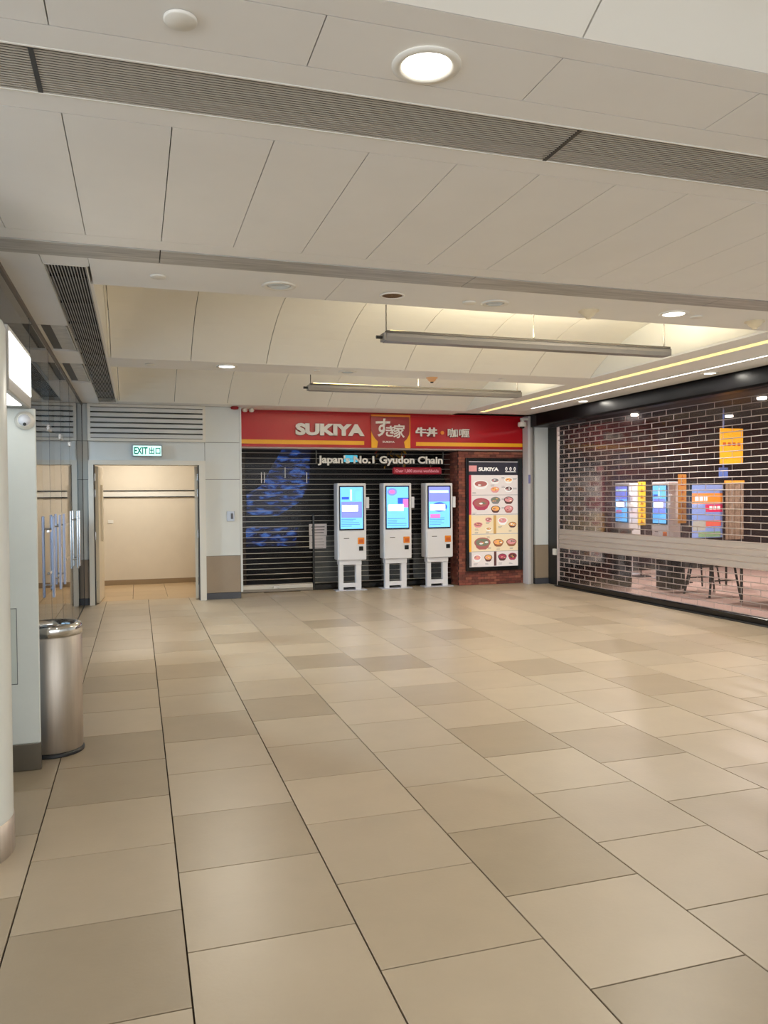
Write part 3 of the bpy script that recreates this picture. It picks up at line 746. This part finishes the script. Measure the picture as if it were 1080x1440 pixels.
# ================================================================ KIOSKS
def kiosk(x, y, label, variant, z=0, group='white self-ordering kiosks in front of the red sign shop', rz=0):
    """x = left end of the body; y = front of the body"""
    t = thing('ordering_kiosk', (x+.23, y+.13, z), label, 'kiosk', group, rz)
    def B(a, b_, c_, d_, e_, f_, bev=.006): return MB().bbox(a-.23, b_-.23, c_-.13, d_-.13, e_, f_, bev)
    B(-.0, .485, .0, .25, .505, 1.765, .010).build('body', M_kiosk, t, local=True)
    B(.02, .475, -.010, .005, .51, .985, .004).build('lower_door', M_kiosk, t, local=True)
    bz = B(.026, .445, -.014, .002, .995, 1.722, .004).build('screen_bezel', M_bezel, t, local=True)
    s = MB(); Y = -.13-.0145
    def q(a, c_, b_, d_, m, dd=.0005): s.box(a-.23, b_-.23, Y-dd, Y, c_, d_, m)
    q(.045, 1.02, .425, 1.70, M_scr)
    rr = random.Random(variant)
    if variant == 1:
        q(.06, 1.20, .41, 1.46, M_scr2, .001); q(.30, 1.47, .40, 1.64, M_scr3, .001); q(.21, 1.48, .24, 1.66, M_exitw, .0012)
        q(.07, 1.50, .19, 1.54, M_scrd, .0012)
    elif variant == 2:
        s.disc(.14-.23, 1.62, .085, .062, Y-.001, M_scr2, 20); s.disc(.14-.23, 1.62, .055, .034, Y-.0022, M_scrp, 16)
        q(.24, 1.42, .425, 1.52, M_scrd, .001); q(.33, 1.36, .425, 1.50, M_scrp, .0014)
    else:
        q(.045, 1.45, .425, 1.70, M_scr2, .001); s.disc(.235-.23, 1.36, .14, .08, Y-.0012, M_scrd, 20); q(.07, 1.17, .25, 1.24, M_scrp, .001)
        q(.06, 1.60, .40, 1.64, M_exitw, .0013)
    q(.075, 1.305, .34, 1.405, M_scrw, .003)
    for k in range(5): q(.06, 1.06+k*.028, .06+rr.uniform(.15, .34), 1.066+k*.028, M_scrd, .0012)
    s.build('screen', parent=bz, local=True)
    B(.10, .19, -.0125, -.008, .858, .868, .001).build('receipt_slot', M_sblk, t, local=True)
    o = B(.335, .445, -.020, -.008, .765, .872, .004).build('card_reader', M_orange, t, local=True)
    B(.352, .43, -.023, -.019, .785, .845, .002).build('reader_pad', mat('reader_orange', (206, 96, 30), .4), o, local=True)
    B(.355, .425, -.026, -.008, .658, .728, .003).build('scanner', M_blk, t, local=True)
    B(.486, .535, -.01, .06, 1.35, 1.535, .004).build('side_terminal', M_kiosk, t, local=True)
    B(.03, .41, .03, .18, .425, .505, .004).build('neck', M_kiosk, t, local=True)
    for a in (.03, .315): B(a, a+.075+.02*(a > .1), .05, .13, .012, .43, .004).build('leg', M_kiosk, t, local=True)
    B(.10, .32, .05, .13, .055, .125, .004).build('foot_rail', M_kiosk, t, local=True)
    B(-.03, .50, .0, .24, 0.0, .014, .003).build('base_plate', M_kside, t, local=True)
    return t
kiosk(3.105, 12.40, 'white ordering kiosk nearest the paper notices, leftmost of the three', 1)
kiosk(3.895, 12.40, 'middle white ordering kiosk of the three under the slogan letters', 2)
kiosk(4.640, 12.40, 'white ordering kiosk next to the brick pier, rightmost of the three', 3)

# ================================================================ RIGHT COLUMN, CAMERA, POST
w2 = struct(MB().box(6.60, 7.6, 12.22, 13.8, 0, 3.2).build('wall_right_column', M_sblk))
for (za, zb, m, n, dd) in ((.68, 2.92, M_wall, 'panel', 0), (.10, .68, M_dado, 'dado', 0), (0, .10, M_skirt, 'skirting', .008)):
    MB().box(6.592, 6.838, 12.20-dd, 12.22, za+.003, zb-.003, None).build(n, m, w2)
    MB().box(6.588, 6.592, 12.20, 12.5, za+.003, zb-.003).build(n, m, w2)
t = thing('steel_post', (6.51, 12.3, 0), 'slim pale steel post between the brick pier and the white column', 'post')
MB().bbox(6.45, 6.50, 12.20, 12.40, 0.002, 2.915, .003).build('channel', mat('post_white', (206, 204, 206), .35), t)
MB().bbox(6.515, 6.56, 12.23, 12.40, 0.002, 2.915, .003).build('channel', mat('post_grey', (176, 170, 166), .35), t)
MB().box(6.50, 6.515, 12.26, 12.40, 0.002, 2.91).box(6.56, 6.586, 12.26, 12.40, .002, 2.91).build('gap_strip', M_sblk, t)
MB().bbox(6.455, 6.495, 12.196, 12.20, 1.75, 1.90, .001).build('sticker', mat('sticker_blue', (120, 120, 170), .5), t)
t = thing('security_camera', (6.34, 12.2, 2.70), 'white dome security camera on an arm at the right end of the red sign', 'camera')
MB().bbox(6.30, 6.449, 12.17, 12.21, 2.835, 2.875, .006).bbox(6.31, 6.36, 12.16, 12.22, 2.79, 2.84, .006).build('arm', M_trim, t)
MB().lathe([(.07, .0), (.075, -.02), (.075, -.065), (.06, -.075)], c=(6.335, 12.19, 2.80), n=24).build('housing', M_trim, t)
MB().lathe([(.045, -.075), (.038, -.10), (.001, -.11)], c=(6.335, 12.19, 2.80), n=20, cap=False).build('dome', M_blk, t)

# ================================================================ RIGHT SHUTTER
A = Vector((6.83, 11.82, 0)); Bp = Vector((7.0, 7.4, 0)); U = (Bp-A).normalized(); ANG = math.atan2(U.y, U.x)
t = thing('clear_shutter', A, 'wide clear roller shutter of brick-bonded panels and pale rods on the right', 'shutter', rz=ANG)
LEN = 5.1; PZ = .0792; BW = .30; ZB = .095; NR = 33
FR = (7, 8, 9, 10)      # rows of frosted slats
me_rod = MB().tube((0, 0, 0), (LEN, 0, 0), .0058, 8).mesh('rod', M_alu)
for r in range(NR+1): inst(me_rod, 'rod', t, (0, 0, ZB+r*PZ))
me_f = MB().box(0, LEN, -.003, .003, .006, PZ-.006).mesh('frosted_slat', M_frost)
me_p = MB().bbox(.006, BW-.006, -.0015, .0015, .005, PZ-.005, .0006).mesh('clear_panel', M_clear)
me_h = MB().bbox(.006, BW/2-.006, -.0015, .0015, .005, PZ-.005, .0006).mesh('clear_panel_half', M_clear)
pc = []; links = MB()
for r in range(NR):
    z = ZB+r*PZ
    if r in FR: inst(me_f, 'frosted_slat', t, (0, 0, z)); continue
    x = 0 if r % 2 == 0 else -BW/2
    while x < LEN-.05:
        if x < 0: pc.append((0, z, True))
        elif x+BW <= LEN+.01: pc.append((x, z, False))
        links.box(x+BW-.003, x+BW+.003, -.002, .002, z+.004, z+PZ-.004) if 0 < x+BW < LEN else None
        x += BW
pc.sort(key=lambda p: (p[2], -(p[0] if p[0] < 4.35 else -1)))
rest = MB()
for k, (x, z, half) in enumerate(pc):
    if k < 300: inst(me_h if half else me_p, 'clear_panel', t, (x, 0, z))
    else: rest.box(x+.006, x+(BW/2 if half else BW)-.006, -.0015, .0015, z+.005, z+PZ-.005)
stuff(rest.build('clear_panel_field', M_clear, t, local=True)); stuff(links.build('link_bars', M_alu, t, local=True))
MB().bbox(0, LEN, -.03, .03, .012, .085, .006).build('bottom_rail', M_blk, t, local=True)
MB().bbox(-.01, LEN, -.09, .07, .001, .014, .003).build('floor_track', M_sblk, t, local=True)
MB().bbox(-.022, -.002, -.03, .03, 0.015, 2.70, .004).build('guide', M_alu, t, local=True)
MB().tube((LEN*.98, -.035, .05), (LEN*.985, -.05, .05), .02).build('lock_knob', M_chrome, t, local=True)
# jamb and housing
t = thing('shutter_jamb', (6.9, 12.0, 0), 'tall black shutter side post between white column and clear shutter', 'post')
MB().bbox(6.842, 7.10, 11.86, 12.195, 0.001, 2.70, .004).build('post', M_sblk, t)
MB().bbox(6.80, 6.842, 11.90, 11.99, .52, .625, .004).build('lock_box', M_trim, t)
t = thing('shutter_housing', (6.7, 9, 2.68), 'long glossy black shutter housing under the right soffit', 'shutter housing')
pts = [(6.43, 2.915), (6.43, 2.74), (6.44, 2.725), (6.46, 2.715), (6.62, 2.715), (6.70, 2.74), (6.80, 2.755), (6.80, 2.915)]
MB().prism(pts, 5.0, 11.86).build('cover', M_hous, t)
MB().bbox(6.50, 6.84, 11.862, 12.198, 2.72, 2.915, .004).build('end_box', M_sblk, t)
struct(MB().box(7.08, 7.25, 2.0, 6.70, 0, 3.2).box(6.42, 7.25, -6, 2.0, 0, 3.2).build('wall_right', M_wall))

# ================================================================ RIGHT SHOP INTERIOR
M_br = mat('shop_brown_wall', (70, 54, 56), .6, noise=.2, nscale=2)
struct(MB().box(7.1, 15, 14.6, 14.7, 0, 3).box(15, 15.1, 5, 14.7, 0, 3).box(7.25, 15, 4.9, 5.0, 0, 3).build('wall_shop_right', M_br))
struct(MB().box(7.1, 15, 5, 14.7, 3.0, 3.05).build('ceiling_shop_right', mat('shop_black_ceiling', (30, 27, 28), .6)))
M_cab = mat('cabinet_dark', (40, 30, 30), .4, noise=.2, nscale=5)
t = thing('low_partition', (7.82, 11.8, 0), 'long low dark partition inside the right shop near the shutter corner', 'partition')
MB().bbox(7.785, 7.845, 11.2, 13.4, .04, .95, .006).build('body', M_cab, t)
MB().bbox(7.77, 7.86, 11.18, 13.42, .95, .98, .006).build('cap_rail', mat('cabinet_top', (110, 96, 90), .4), t)
for k in range(4): MB().bbox(7.775, 7.785, 11.22+k*.54, 11.73+k*.54, .06, .93, .003).build('infill_panel', M_cab, t)
MB().box(7.79, 7.84, 11.22, 13.38, .003, .04).build('plinth', M_sblk, t)
kiosk(8.90, 13.06, 'white ordering kiosk deep inside the right shop beside the yellow banner', 3, z=.003, group='kiosks inside the right shop', rz=-math.pi/2)
kiosk(8.90, 11.89, 'white ordering kiosk inside the right shop between the two banners', 1, z=.003, group='kiosks inside the right shop', rz=-math.pi/2)
def banner(x0, x1, y, z0, z1, m, label):
    t = thing('standing_banner', ((x0+x1)/2, y, .003), label, 'banner', 'tall banners inside the right shop')
    MB().bbox(x0, x1, y, y+.02, z0, z1, .003).build('sheet', m, t)
    MB().tube(((x0+x1)/2, y+.03, .01), ((x0+x1)/2, y+.03, z1), .01).build('pole', M_sblk, t)
    MB().bbox((x0+x1)/2-.14, (x0+x1)/2+.14, y-.1, y+.16, 0, .02, .004).build('foot', M_sblk, t)
    b = MB(); n = 7
    for k in range(n):
        zc = z0+(z1-z0)*(k+.6)/n; b.bbox((x0+x1)/2-.035, (x0+x1)/2+.035, y-.002, y, zc-.028, zc-.012, .0004).bbox((x0+x1)/2-.01, (x0+x1)/2+.006, y-.002, y, zc-.03, zc+.03, .0004)
    b.build('print', mat('banner_print', (214, 96, 40), .5), t)
M_by = em('banner_yellow', (250, 206, 50), .45); M_bo = em('banner_orange', (206, 140, 62), .35)
banner(8.92, 9.085, 12.55, .97, 1.78, M_by, 'bright yellow vertical banner inside the right shop right of the far kiosk')
banner(8.955, 9.12, 11.45, 1.04, 1.89, M_bo, 'dull orange vertical banner inside the right shop right of the nearer kiosk')
t = thing('poster_stand', (9.2, 11.0, .003), 'colourful promotional poster board on a black stand inside the right shop', 'poster')
MB().bbox(8.86, 9.50, 11.0, 11.03, .80, 1.76, .004).build('board', M_sblk, t)
b = MB()
pe = [(8.87, 9.49, .81, 1.70, em('poster_blue', (130, 150, 205), .35)), (8.87, 9.49, 1.38, 1.56, em('poster_orange', (236, 140, 50), .4)), (9.14, 9.49, 1.24, 1.37, em('poster_red', (206, 50, 90), .4)), (9.14, 9.46, 1.0, 1.1, em('poster_coral', (214, 100, 84), .4)), (8.88, 9.14, .93, 1.09, em('poster_grey', (170, 170, 160), .3)), (9.0, 9.45, .82, .91, em('poster_green', (130, 160, 120), .3))]
for k, (a, b2, c_, d_, m) in enumerate(pe): b.box(a, b2, 10.998-k*.0006, 11.0, c_, d_, m)
for k in range(3): b.bbox(8.93+k*.09, 9.0+k*.09, 10.994, 11.0, 1.43, 1.50, .001, em('poster_white', (250, 230, 230), .5)); b.bbox(9.22+k*.08, 9.28+k*.08, 10.994, 11.0, 1.28, 1.34, .001, em('poster_white', (250, 230, 230), .5))
b.build('print', parent=t)
MB().tube((8.95, 11.2, .0), (9.05, 11.04, .9), .014).tube((9.4, 11.2, .0), (9.3, 11.04, .9), .014).tube((9.0, 10.9, 0), (9.05, 11.03, .85), .014).tube((9.36, 10.9, 0), (9.3, 11.03, .85), .014).build('legs', M_sblk, t)
t = thing('hanging_sign', (9.69, 11.0, 2.06), 'orange yellow square sign hanging high inside the right shop', 'sign')
MB().bbox(9.46, 9.92, 11.0, 11.04, 2.06, 2.66, .004).build('panel', em('sign_amber', (244, 170, 20), .45), t)
MB().tube((9.5, 11.02, 2.66), (9.5, 11.02, 3.0), .006).tube((9.88, 11.02, 2.66), (9.88, 11.02, 3.0), .006).build('hanger', M_sblk, t)
b = MB()
for k in range(4): b.box(9.5+k*.1, 9.56+k*.1, 10.996, 11.0, 2.36, 2.42)
b.build('print', mat('amber_print', (214, 96, 20), .5), t)
t = thing('curtain_panel', (9.56, 10.8, .78), 'beige crinkled hanging panel inside the right shop under the orange sign', 'panel')
M_cur = mat('crinkled_beige', (150, 128, 108), .8, noise=.35, nscale=14)
b = MB()
for k in range(6): b.bbox(9.39+k*.06, 9.445+k*.06, 10.8-.01*(k % 2), 10.82, .78, 1.72, .004)
b.build('cloth', M_cur, t); MB().box(9.38, 9.76, 10.79, 10.83, 1.72, 1.77).build('header_rail', em('rail_amber', (236, 160, 60), .3), t)
MB().box(9.39, 9.42, 10.8, 10.82, .003, .78).box(9.70, 9.73, 10.8, 10.82, .003, .78).build('stand', M_sblk, t)
tag(MB().bbox(9.6, 9.78, 11.2, 11.22, 1.82, 2.0, .003).bbox(9.68, 9.70, 11.2, 11.22, 2.0, 3.0, .003).build('small_blue_sign', em('sign_blue', (90, 116, 190), .4)), 'small blue sign hanging below the orange sign in the right shop', 'sign')
def table(x, y, label):
    t = thing('shop_table', (x, y, .003), label, 'table', 'tables inside the right shop')
    MB().bbox(-.35, .35, -.35, .35, .72, .75, .006).build('table_top', mat('table_wood', (150, 118, 96), .4, noise=.1), t, local=True)
    for sx_ in (-1, 1):
        for sy_ in (-1, 1): MB().tube((sx_*.28, sy_*.28, .0), (sx_*.16, sy_*.22, .72), .017, 8).build('leg', M_sblk, t, local=True)
    MB().tube((-.24, .26, .25), (.24, .26, .25), .01).tube((-.24, -.26, .25), (.24, -.26, .25), .01).build('stretcher', M_sblk, t, local=True)
table(8.35, 9.9, 'square shop table with slanted black legs nearest the right edge')
t = thing('slatted_bin', (8.25, 10.75, .003), 'dark slatted pedestal crate inside the right shop behind the shutter', 'crate')
for k in range(4): MB().bbox(-.16+k*.09, -.10+k*.09, -.14, -.12, .02, .60, .003).build('slat', M_sblk, t, local=True)
MB().bbox(-.17, .20, -.11, .14, .01, .58, .006).build('core', M_cab, t, local=True)
t = thing('shop_table', (8.5, 8.6, .003), 'long shop table at the right edge behind the clear shutter', 'table', 'tables inside the right shop')
MB().bbox(-.35, .45, -.6, .6, .72, .75, .006).build('table_top', MATS['table_wood'], t, local=True)
for sx_ in (-.3, .4):
    for sy_ in (-.52, .52): MB().tube((sx_, sy_, 0), (sx_, sy_, .72), .02, 8).build('leg', M_sblk, t, local=True)
# wall shelf with bowls at the right
t = thing('wall_counter', (9.9, 9.2, .003), 'pale topped counter inside the right shop near the right edge', 'counter')
MB().bbox(9.6, 10.5, 8.6, 9.9, .0, .98, .01).build('body', M_cab, t); MB().bbox(9.55, 10.55, 8.55, 9.95, .98, 1.02, .006).build('top', mat('counter_top', (190, 180, 170), .3), t)
for k in range(3):
    o = tag(MB().lathe([(.05, 0), (.06, .01), (.09, .07), (.085, .07), (.05, .02), (.001, .02)], c=(9.75+.05*k, 9.05+.25*k, 1.02), n=20, cap=False).build('bowl', M_white), 'white bowl on the pale counter, '+('nearest', 'middle', 'farthest')[k]+' of three', 'bowl', 'white bowls on the counter')
# lamps in the right shop
for k, (x, y) in enumerate(((8.6, 7.6), (9.0, 9.6), (10.5, 12.0), (11.8, 8.6), (8.6, 12.2))):
    t = thing('shop_downlight', (x, y, 3.0), 'small lit lamp on the black ceiling of the right shop, '+('nearest the viewer', 'over the table', 'above the far aisle', 'far right', 'above the dark cabinet')[k], 'light', 'lamps in the right shop')
    MB().lathe([(.07, 0), (.07, -.03), (.06, -.035)], n=18).build('lens', em('shop_lens', (255, 244, 230), 5), t, local=True)
    area(t, (0, 0, -.04), .12, .12, 55, (1, .88, .84), shape='DISK')

# ================================================================ LEFT GLASS SHOPFRONT
XG = -.745
t = thing('glass_shopfront', (XG, 8.5, 0), 'tall frameless glass shopfront along the left side with door pulls', 'shopfront')
ys = [4.90, 6.35, 7.62, 8.72, 9.85, 11.0, 12.06]
for a, b_ in zip(ys[:-1], ys[1:]): MB().box(XG-.012, XG, a+.004, b_-.004, .012, 2.895).build('glass_pane', M_glass, t)
MB().box(XG-.025, XG+.012, 4.90, 12.09, 2.893, 2.919).build('head_rail', mat('head_rail_brown', (110, 100, 92), .4, .4), t)
MB().box(XG-.02, XG+.006, 4.90, 12.09, 0.001, .012).build('sill', M_sblk, t)
MB().box(XG-.02, XG+.004, 12.06, 12.10, .0, 2.893).build('end_channel', M_sblk, t)
for y in ys[1:-1]: MB().box(XG-.014, XG+.001, y-.0045, y+.0045, .012, 2.893).build('joint', mat('glass_joint', (60, 70, 76), .3), t)
def pull(y, m=M_hand):
    b = MB().bbox(XG+.03, XG+.05, y-.025, y+.025, .69, 1.40, .004)
    o = b.build('pull_handle', m, t)
    MB().tube((XG, y, .80), (XG+.03, y, .80), .008).tube((XG, y, 1.29), (XG+.03, y, 1.29), .008).build('standoff', M_chrome, o)
for y in (7.40, 8.05, 8.50, 10.35, 10.70): pull(y, M_hand if y < 9 else M_chrome)
for y in (7.62, 9.30):
    for z in (.90, 1.27): MB().bbox(XG-.02, XG+.012, y-.22, y+.22, z-.012, z+.012, .002).build('lock_patch', M_chrome, t)
for y in (7.62, 8.72, 9.85): MB().bbox(XG-.02, XG+.012, y-.1, y+.1, 2.16, 2.21, .002).build('patch_fitting', M_chrome, t)
# room behind the glass
M_lr = mat('left_room_wall', (176, 198, 214), .7)
struct(MB().box(-6.1, -6.0, 3.9, 12.3, 0, 3.2).box(-6, -.79, 12.1, 12.2, 0, 3.2).box(-6, -.81, 3.9, 4.0, 0, 3.2).box(-.95, -.81, 4.0, 4.89, 0, 2.918).build('wall_left_room_and_blocker', M_lr))  # last box is an unseen wall added to block lamp spill beside the column
struct(MB().box(-6, -.79, 4.0, 12.1, -.01, .002).build('floor_left_room', mat('left_room_floor', (120, 112, 104), .4)))
struct(MB().box(-6, -.79, 4.9, 12.1, 2.93, 2.97).build('ceiling_left_room', mat('left_room_ceiling', (180, 194, 206), .7)))
for k, yy in enumerate((6.2, 8.6, 11.0)):  # unseen cool lamps added to light the glass, door wall and soffit
    q = thing('left_room_fill_lamp', (-3.2, yy, 2.93), 'added fill lamp out of view behind the glass shopfront, '+('nearest', 'middle', 'farthest')[k]+' of three', 'light', 'added fill lamps behind the glass shopfront')
    MB().lathe([(.1, -.001), (.1, -.02)], n=18).build('lens', M_lens, q, local=True); area(q, (0, 0, -.03), .2, .2, 210, (.80, .91, 1), shape='DISK')
t = thing('bracket_camera', (-.9, 9.0, 2.1), 'white bracket-mounted camera behind the glass near the door pulls', 'camera')
MB().tube((-.86, 9.2, 2.3), (-.86, 9.2, 2.92), .01).bbox(-.89, -.83, 9.05, 9.35, 2.20, 2.30, .01).build('arm', M_trim, t)
MB().lathe([(.045, 0), (.05, .04), (.05, .16), (.03, .2)], c=(-.86, 8.85, 2.2), axis='y', n=16).build('body', M_trim, t)

# white round column near the viewer
t = thing('round_column', (-.815, 3.8, 0), 'white rounded column with a steel foot at the left edge', 'column')
R_ = .27
MB().lathe([(R_, .155), (R_, 2.31), (R_-.01, 2.34), (R_-.04, 2.36), (.001, 2.36)], n=48, cap=False).build('shaft', M_column, t, local=True)
MB().lathe([(R_+.004, .0), (R_+.004, .155), (R_-.002, .158)], n=48, cap=True).build('foot_sleeve', M_steel, t, local=True)
# white end panel with dome camera, lightbox sign above
t = thing('end_panel', (-.66, 4.9, 0), 'narrow pale panel with steel foot behind the round column', 'panel')
MB().bbox(-.80, -.548, 4.87, 4.895, .155, 2.07, .004).build('panel', M_column, t)
MB().bbox(-.80, -.546, 4.866, 4.897, .0, .155, .003).build('foot_plate', mat('foot_steel', (120, 114, 104), .35, .9), t)
MB().box(-.72, -.664, 4.8675, 4.87, .505, .93).build('access_flap', mat('flap_paint', (206, 210, 202), .4), t)
MB().box(-.665, -.6625, 4.867, 4.8705, .50, .935).box(-.72, -.6625, 4.867, 4.8705, .932, .935).box(-.72, -.6625, 4.867, 4.8705, .50, .503).build('flap_gap', M_skirt, t)
t = thing('dome_camera', (-.605, 4.87, 2.0), 'white round dome camera on the pale panel under the lightbox', 'camera')
MB().lathe([(.052, -.002), (.052, -.012), (.042, -.022), (.036, -.03)], c=(-.602, 4.866, 2.0), axis='y', n=28).build('housing', M_trim, t)
MB().lathe([(.034, -.028), (.028, -.046), (.014, -.056), (.001, -.058)], c=(-.602, 4.866, 2.0), axis='y', n=24, cap=False).build('dome', mat('dome_white', (226, 228, 236), .12), t)
MB().lathe([(.009, -.052), (.009, -.060)], c=(-.597, 4.866, 1.975), axis='y', n=12).build('lens', M_blk, t)
t = thing('lightbox_sign', (-.68, 4.45, 2.07), 'glowing white lightbox above the dome camera at the left edge', 'sign')
MB().bbox(-.80, -.572, 4.09, 4.895, 2.072, 2.385, .005).build('case', mat('lightbox_case', (176, 172, 166), .4), t)
MB().box(-.572, -.568, 4.10, 4.875, 2.135, 2.355).build('face', M_box, t)
MB().box(-.79, -.60, 4.10, 4.72, 2.069, 2.073).build('underside_face', M_box, t)
b = MB(); rr = random.Random(2)
for k in range(9): yk = rr.uniform(4.3, 4.8); zk = rr.uniform(2.18, 2.32); b.box(-.5675, -.567, yk, yk+.03, zk, zk+.006)
stuff(b.build('print', mat('lightbox_print', (150, 140, 130), .6), t))

# stainless bin
t = thing('litter_bin', (-.515, 5.22, 0), 'round brushed steel litter bin with open rim beside the pale panel', 'bin')
RB = .175
MB().lathe([(RB-.004, .022), (RB, .03), (RB, .715), (RB-.003, .72)], n=56).build('body', M_steel, t, local=True)
MB().lathe([(RB+.006, .0), (RB+.008, .012), (RB, .026), (RB-.02, .026)], n=48).build('base_ring', M_sblk, t, local=True)
MB().lathe([(RB-.002, .722), (RB+.003, .726), (RB+.003, .775), (RB-.006, .79), (RB-.03, .792), (RB-.055, .782), (RB-.06, .765), (RB-.06, .74)], n=56, cap=False).build('rim', M_chrome, t, local=True)
MB().lathe([(RB-.061, .745), (.001, .744)], n=40, cap=False).build('opening', M_dark, t, local=True)
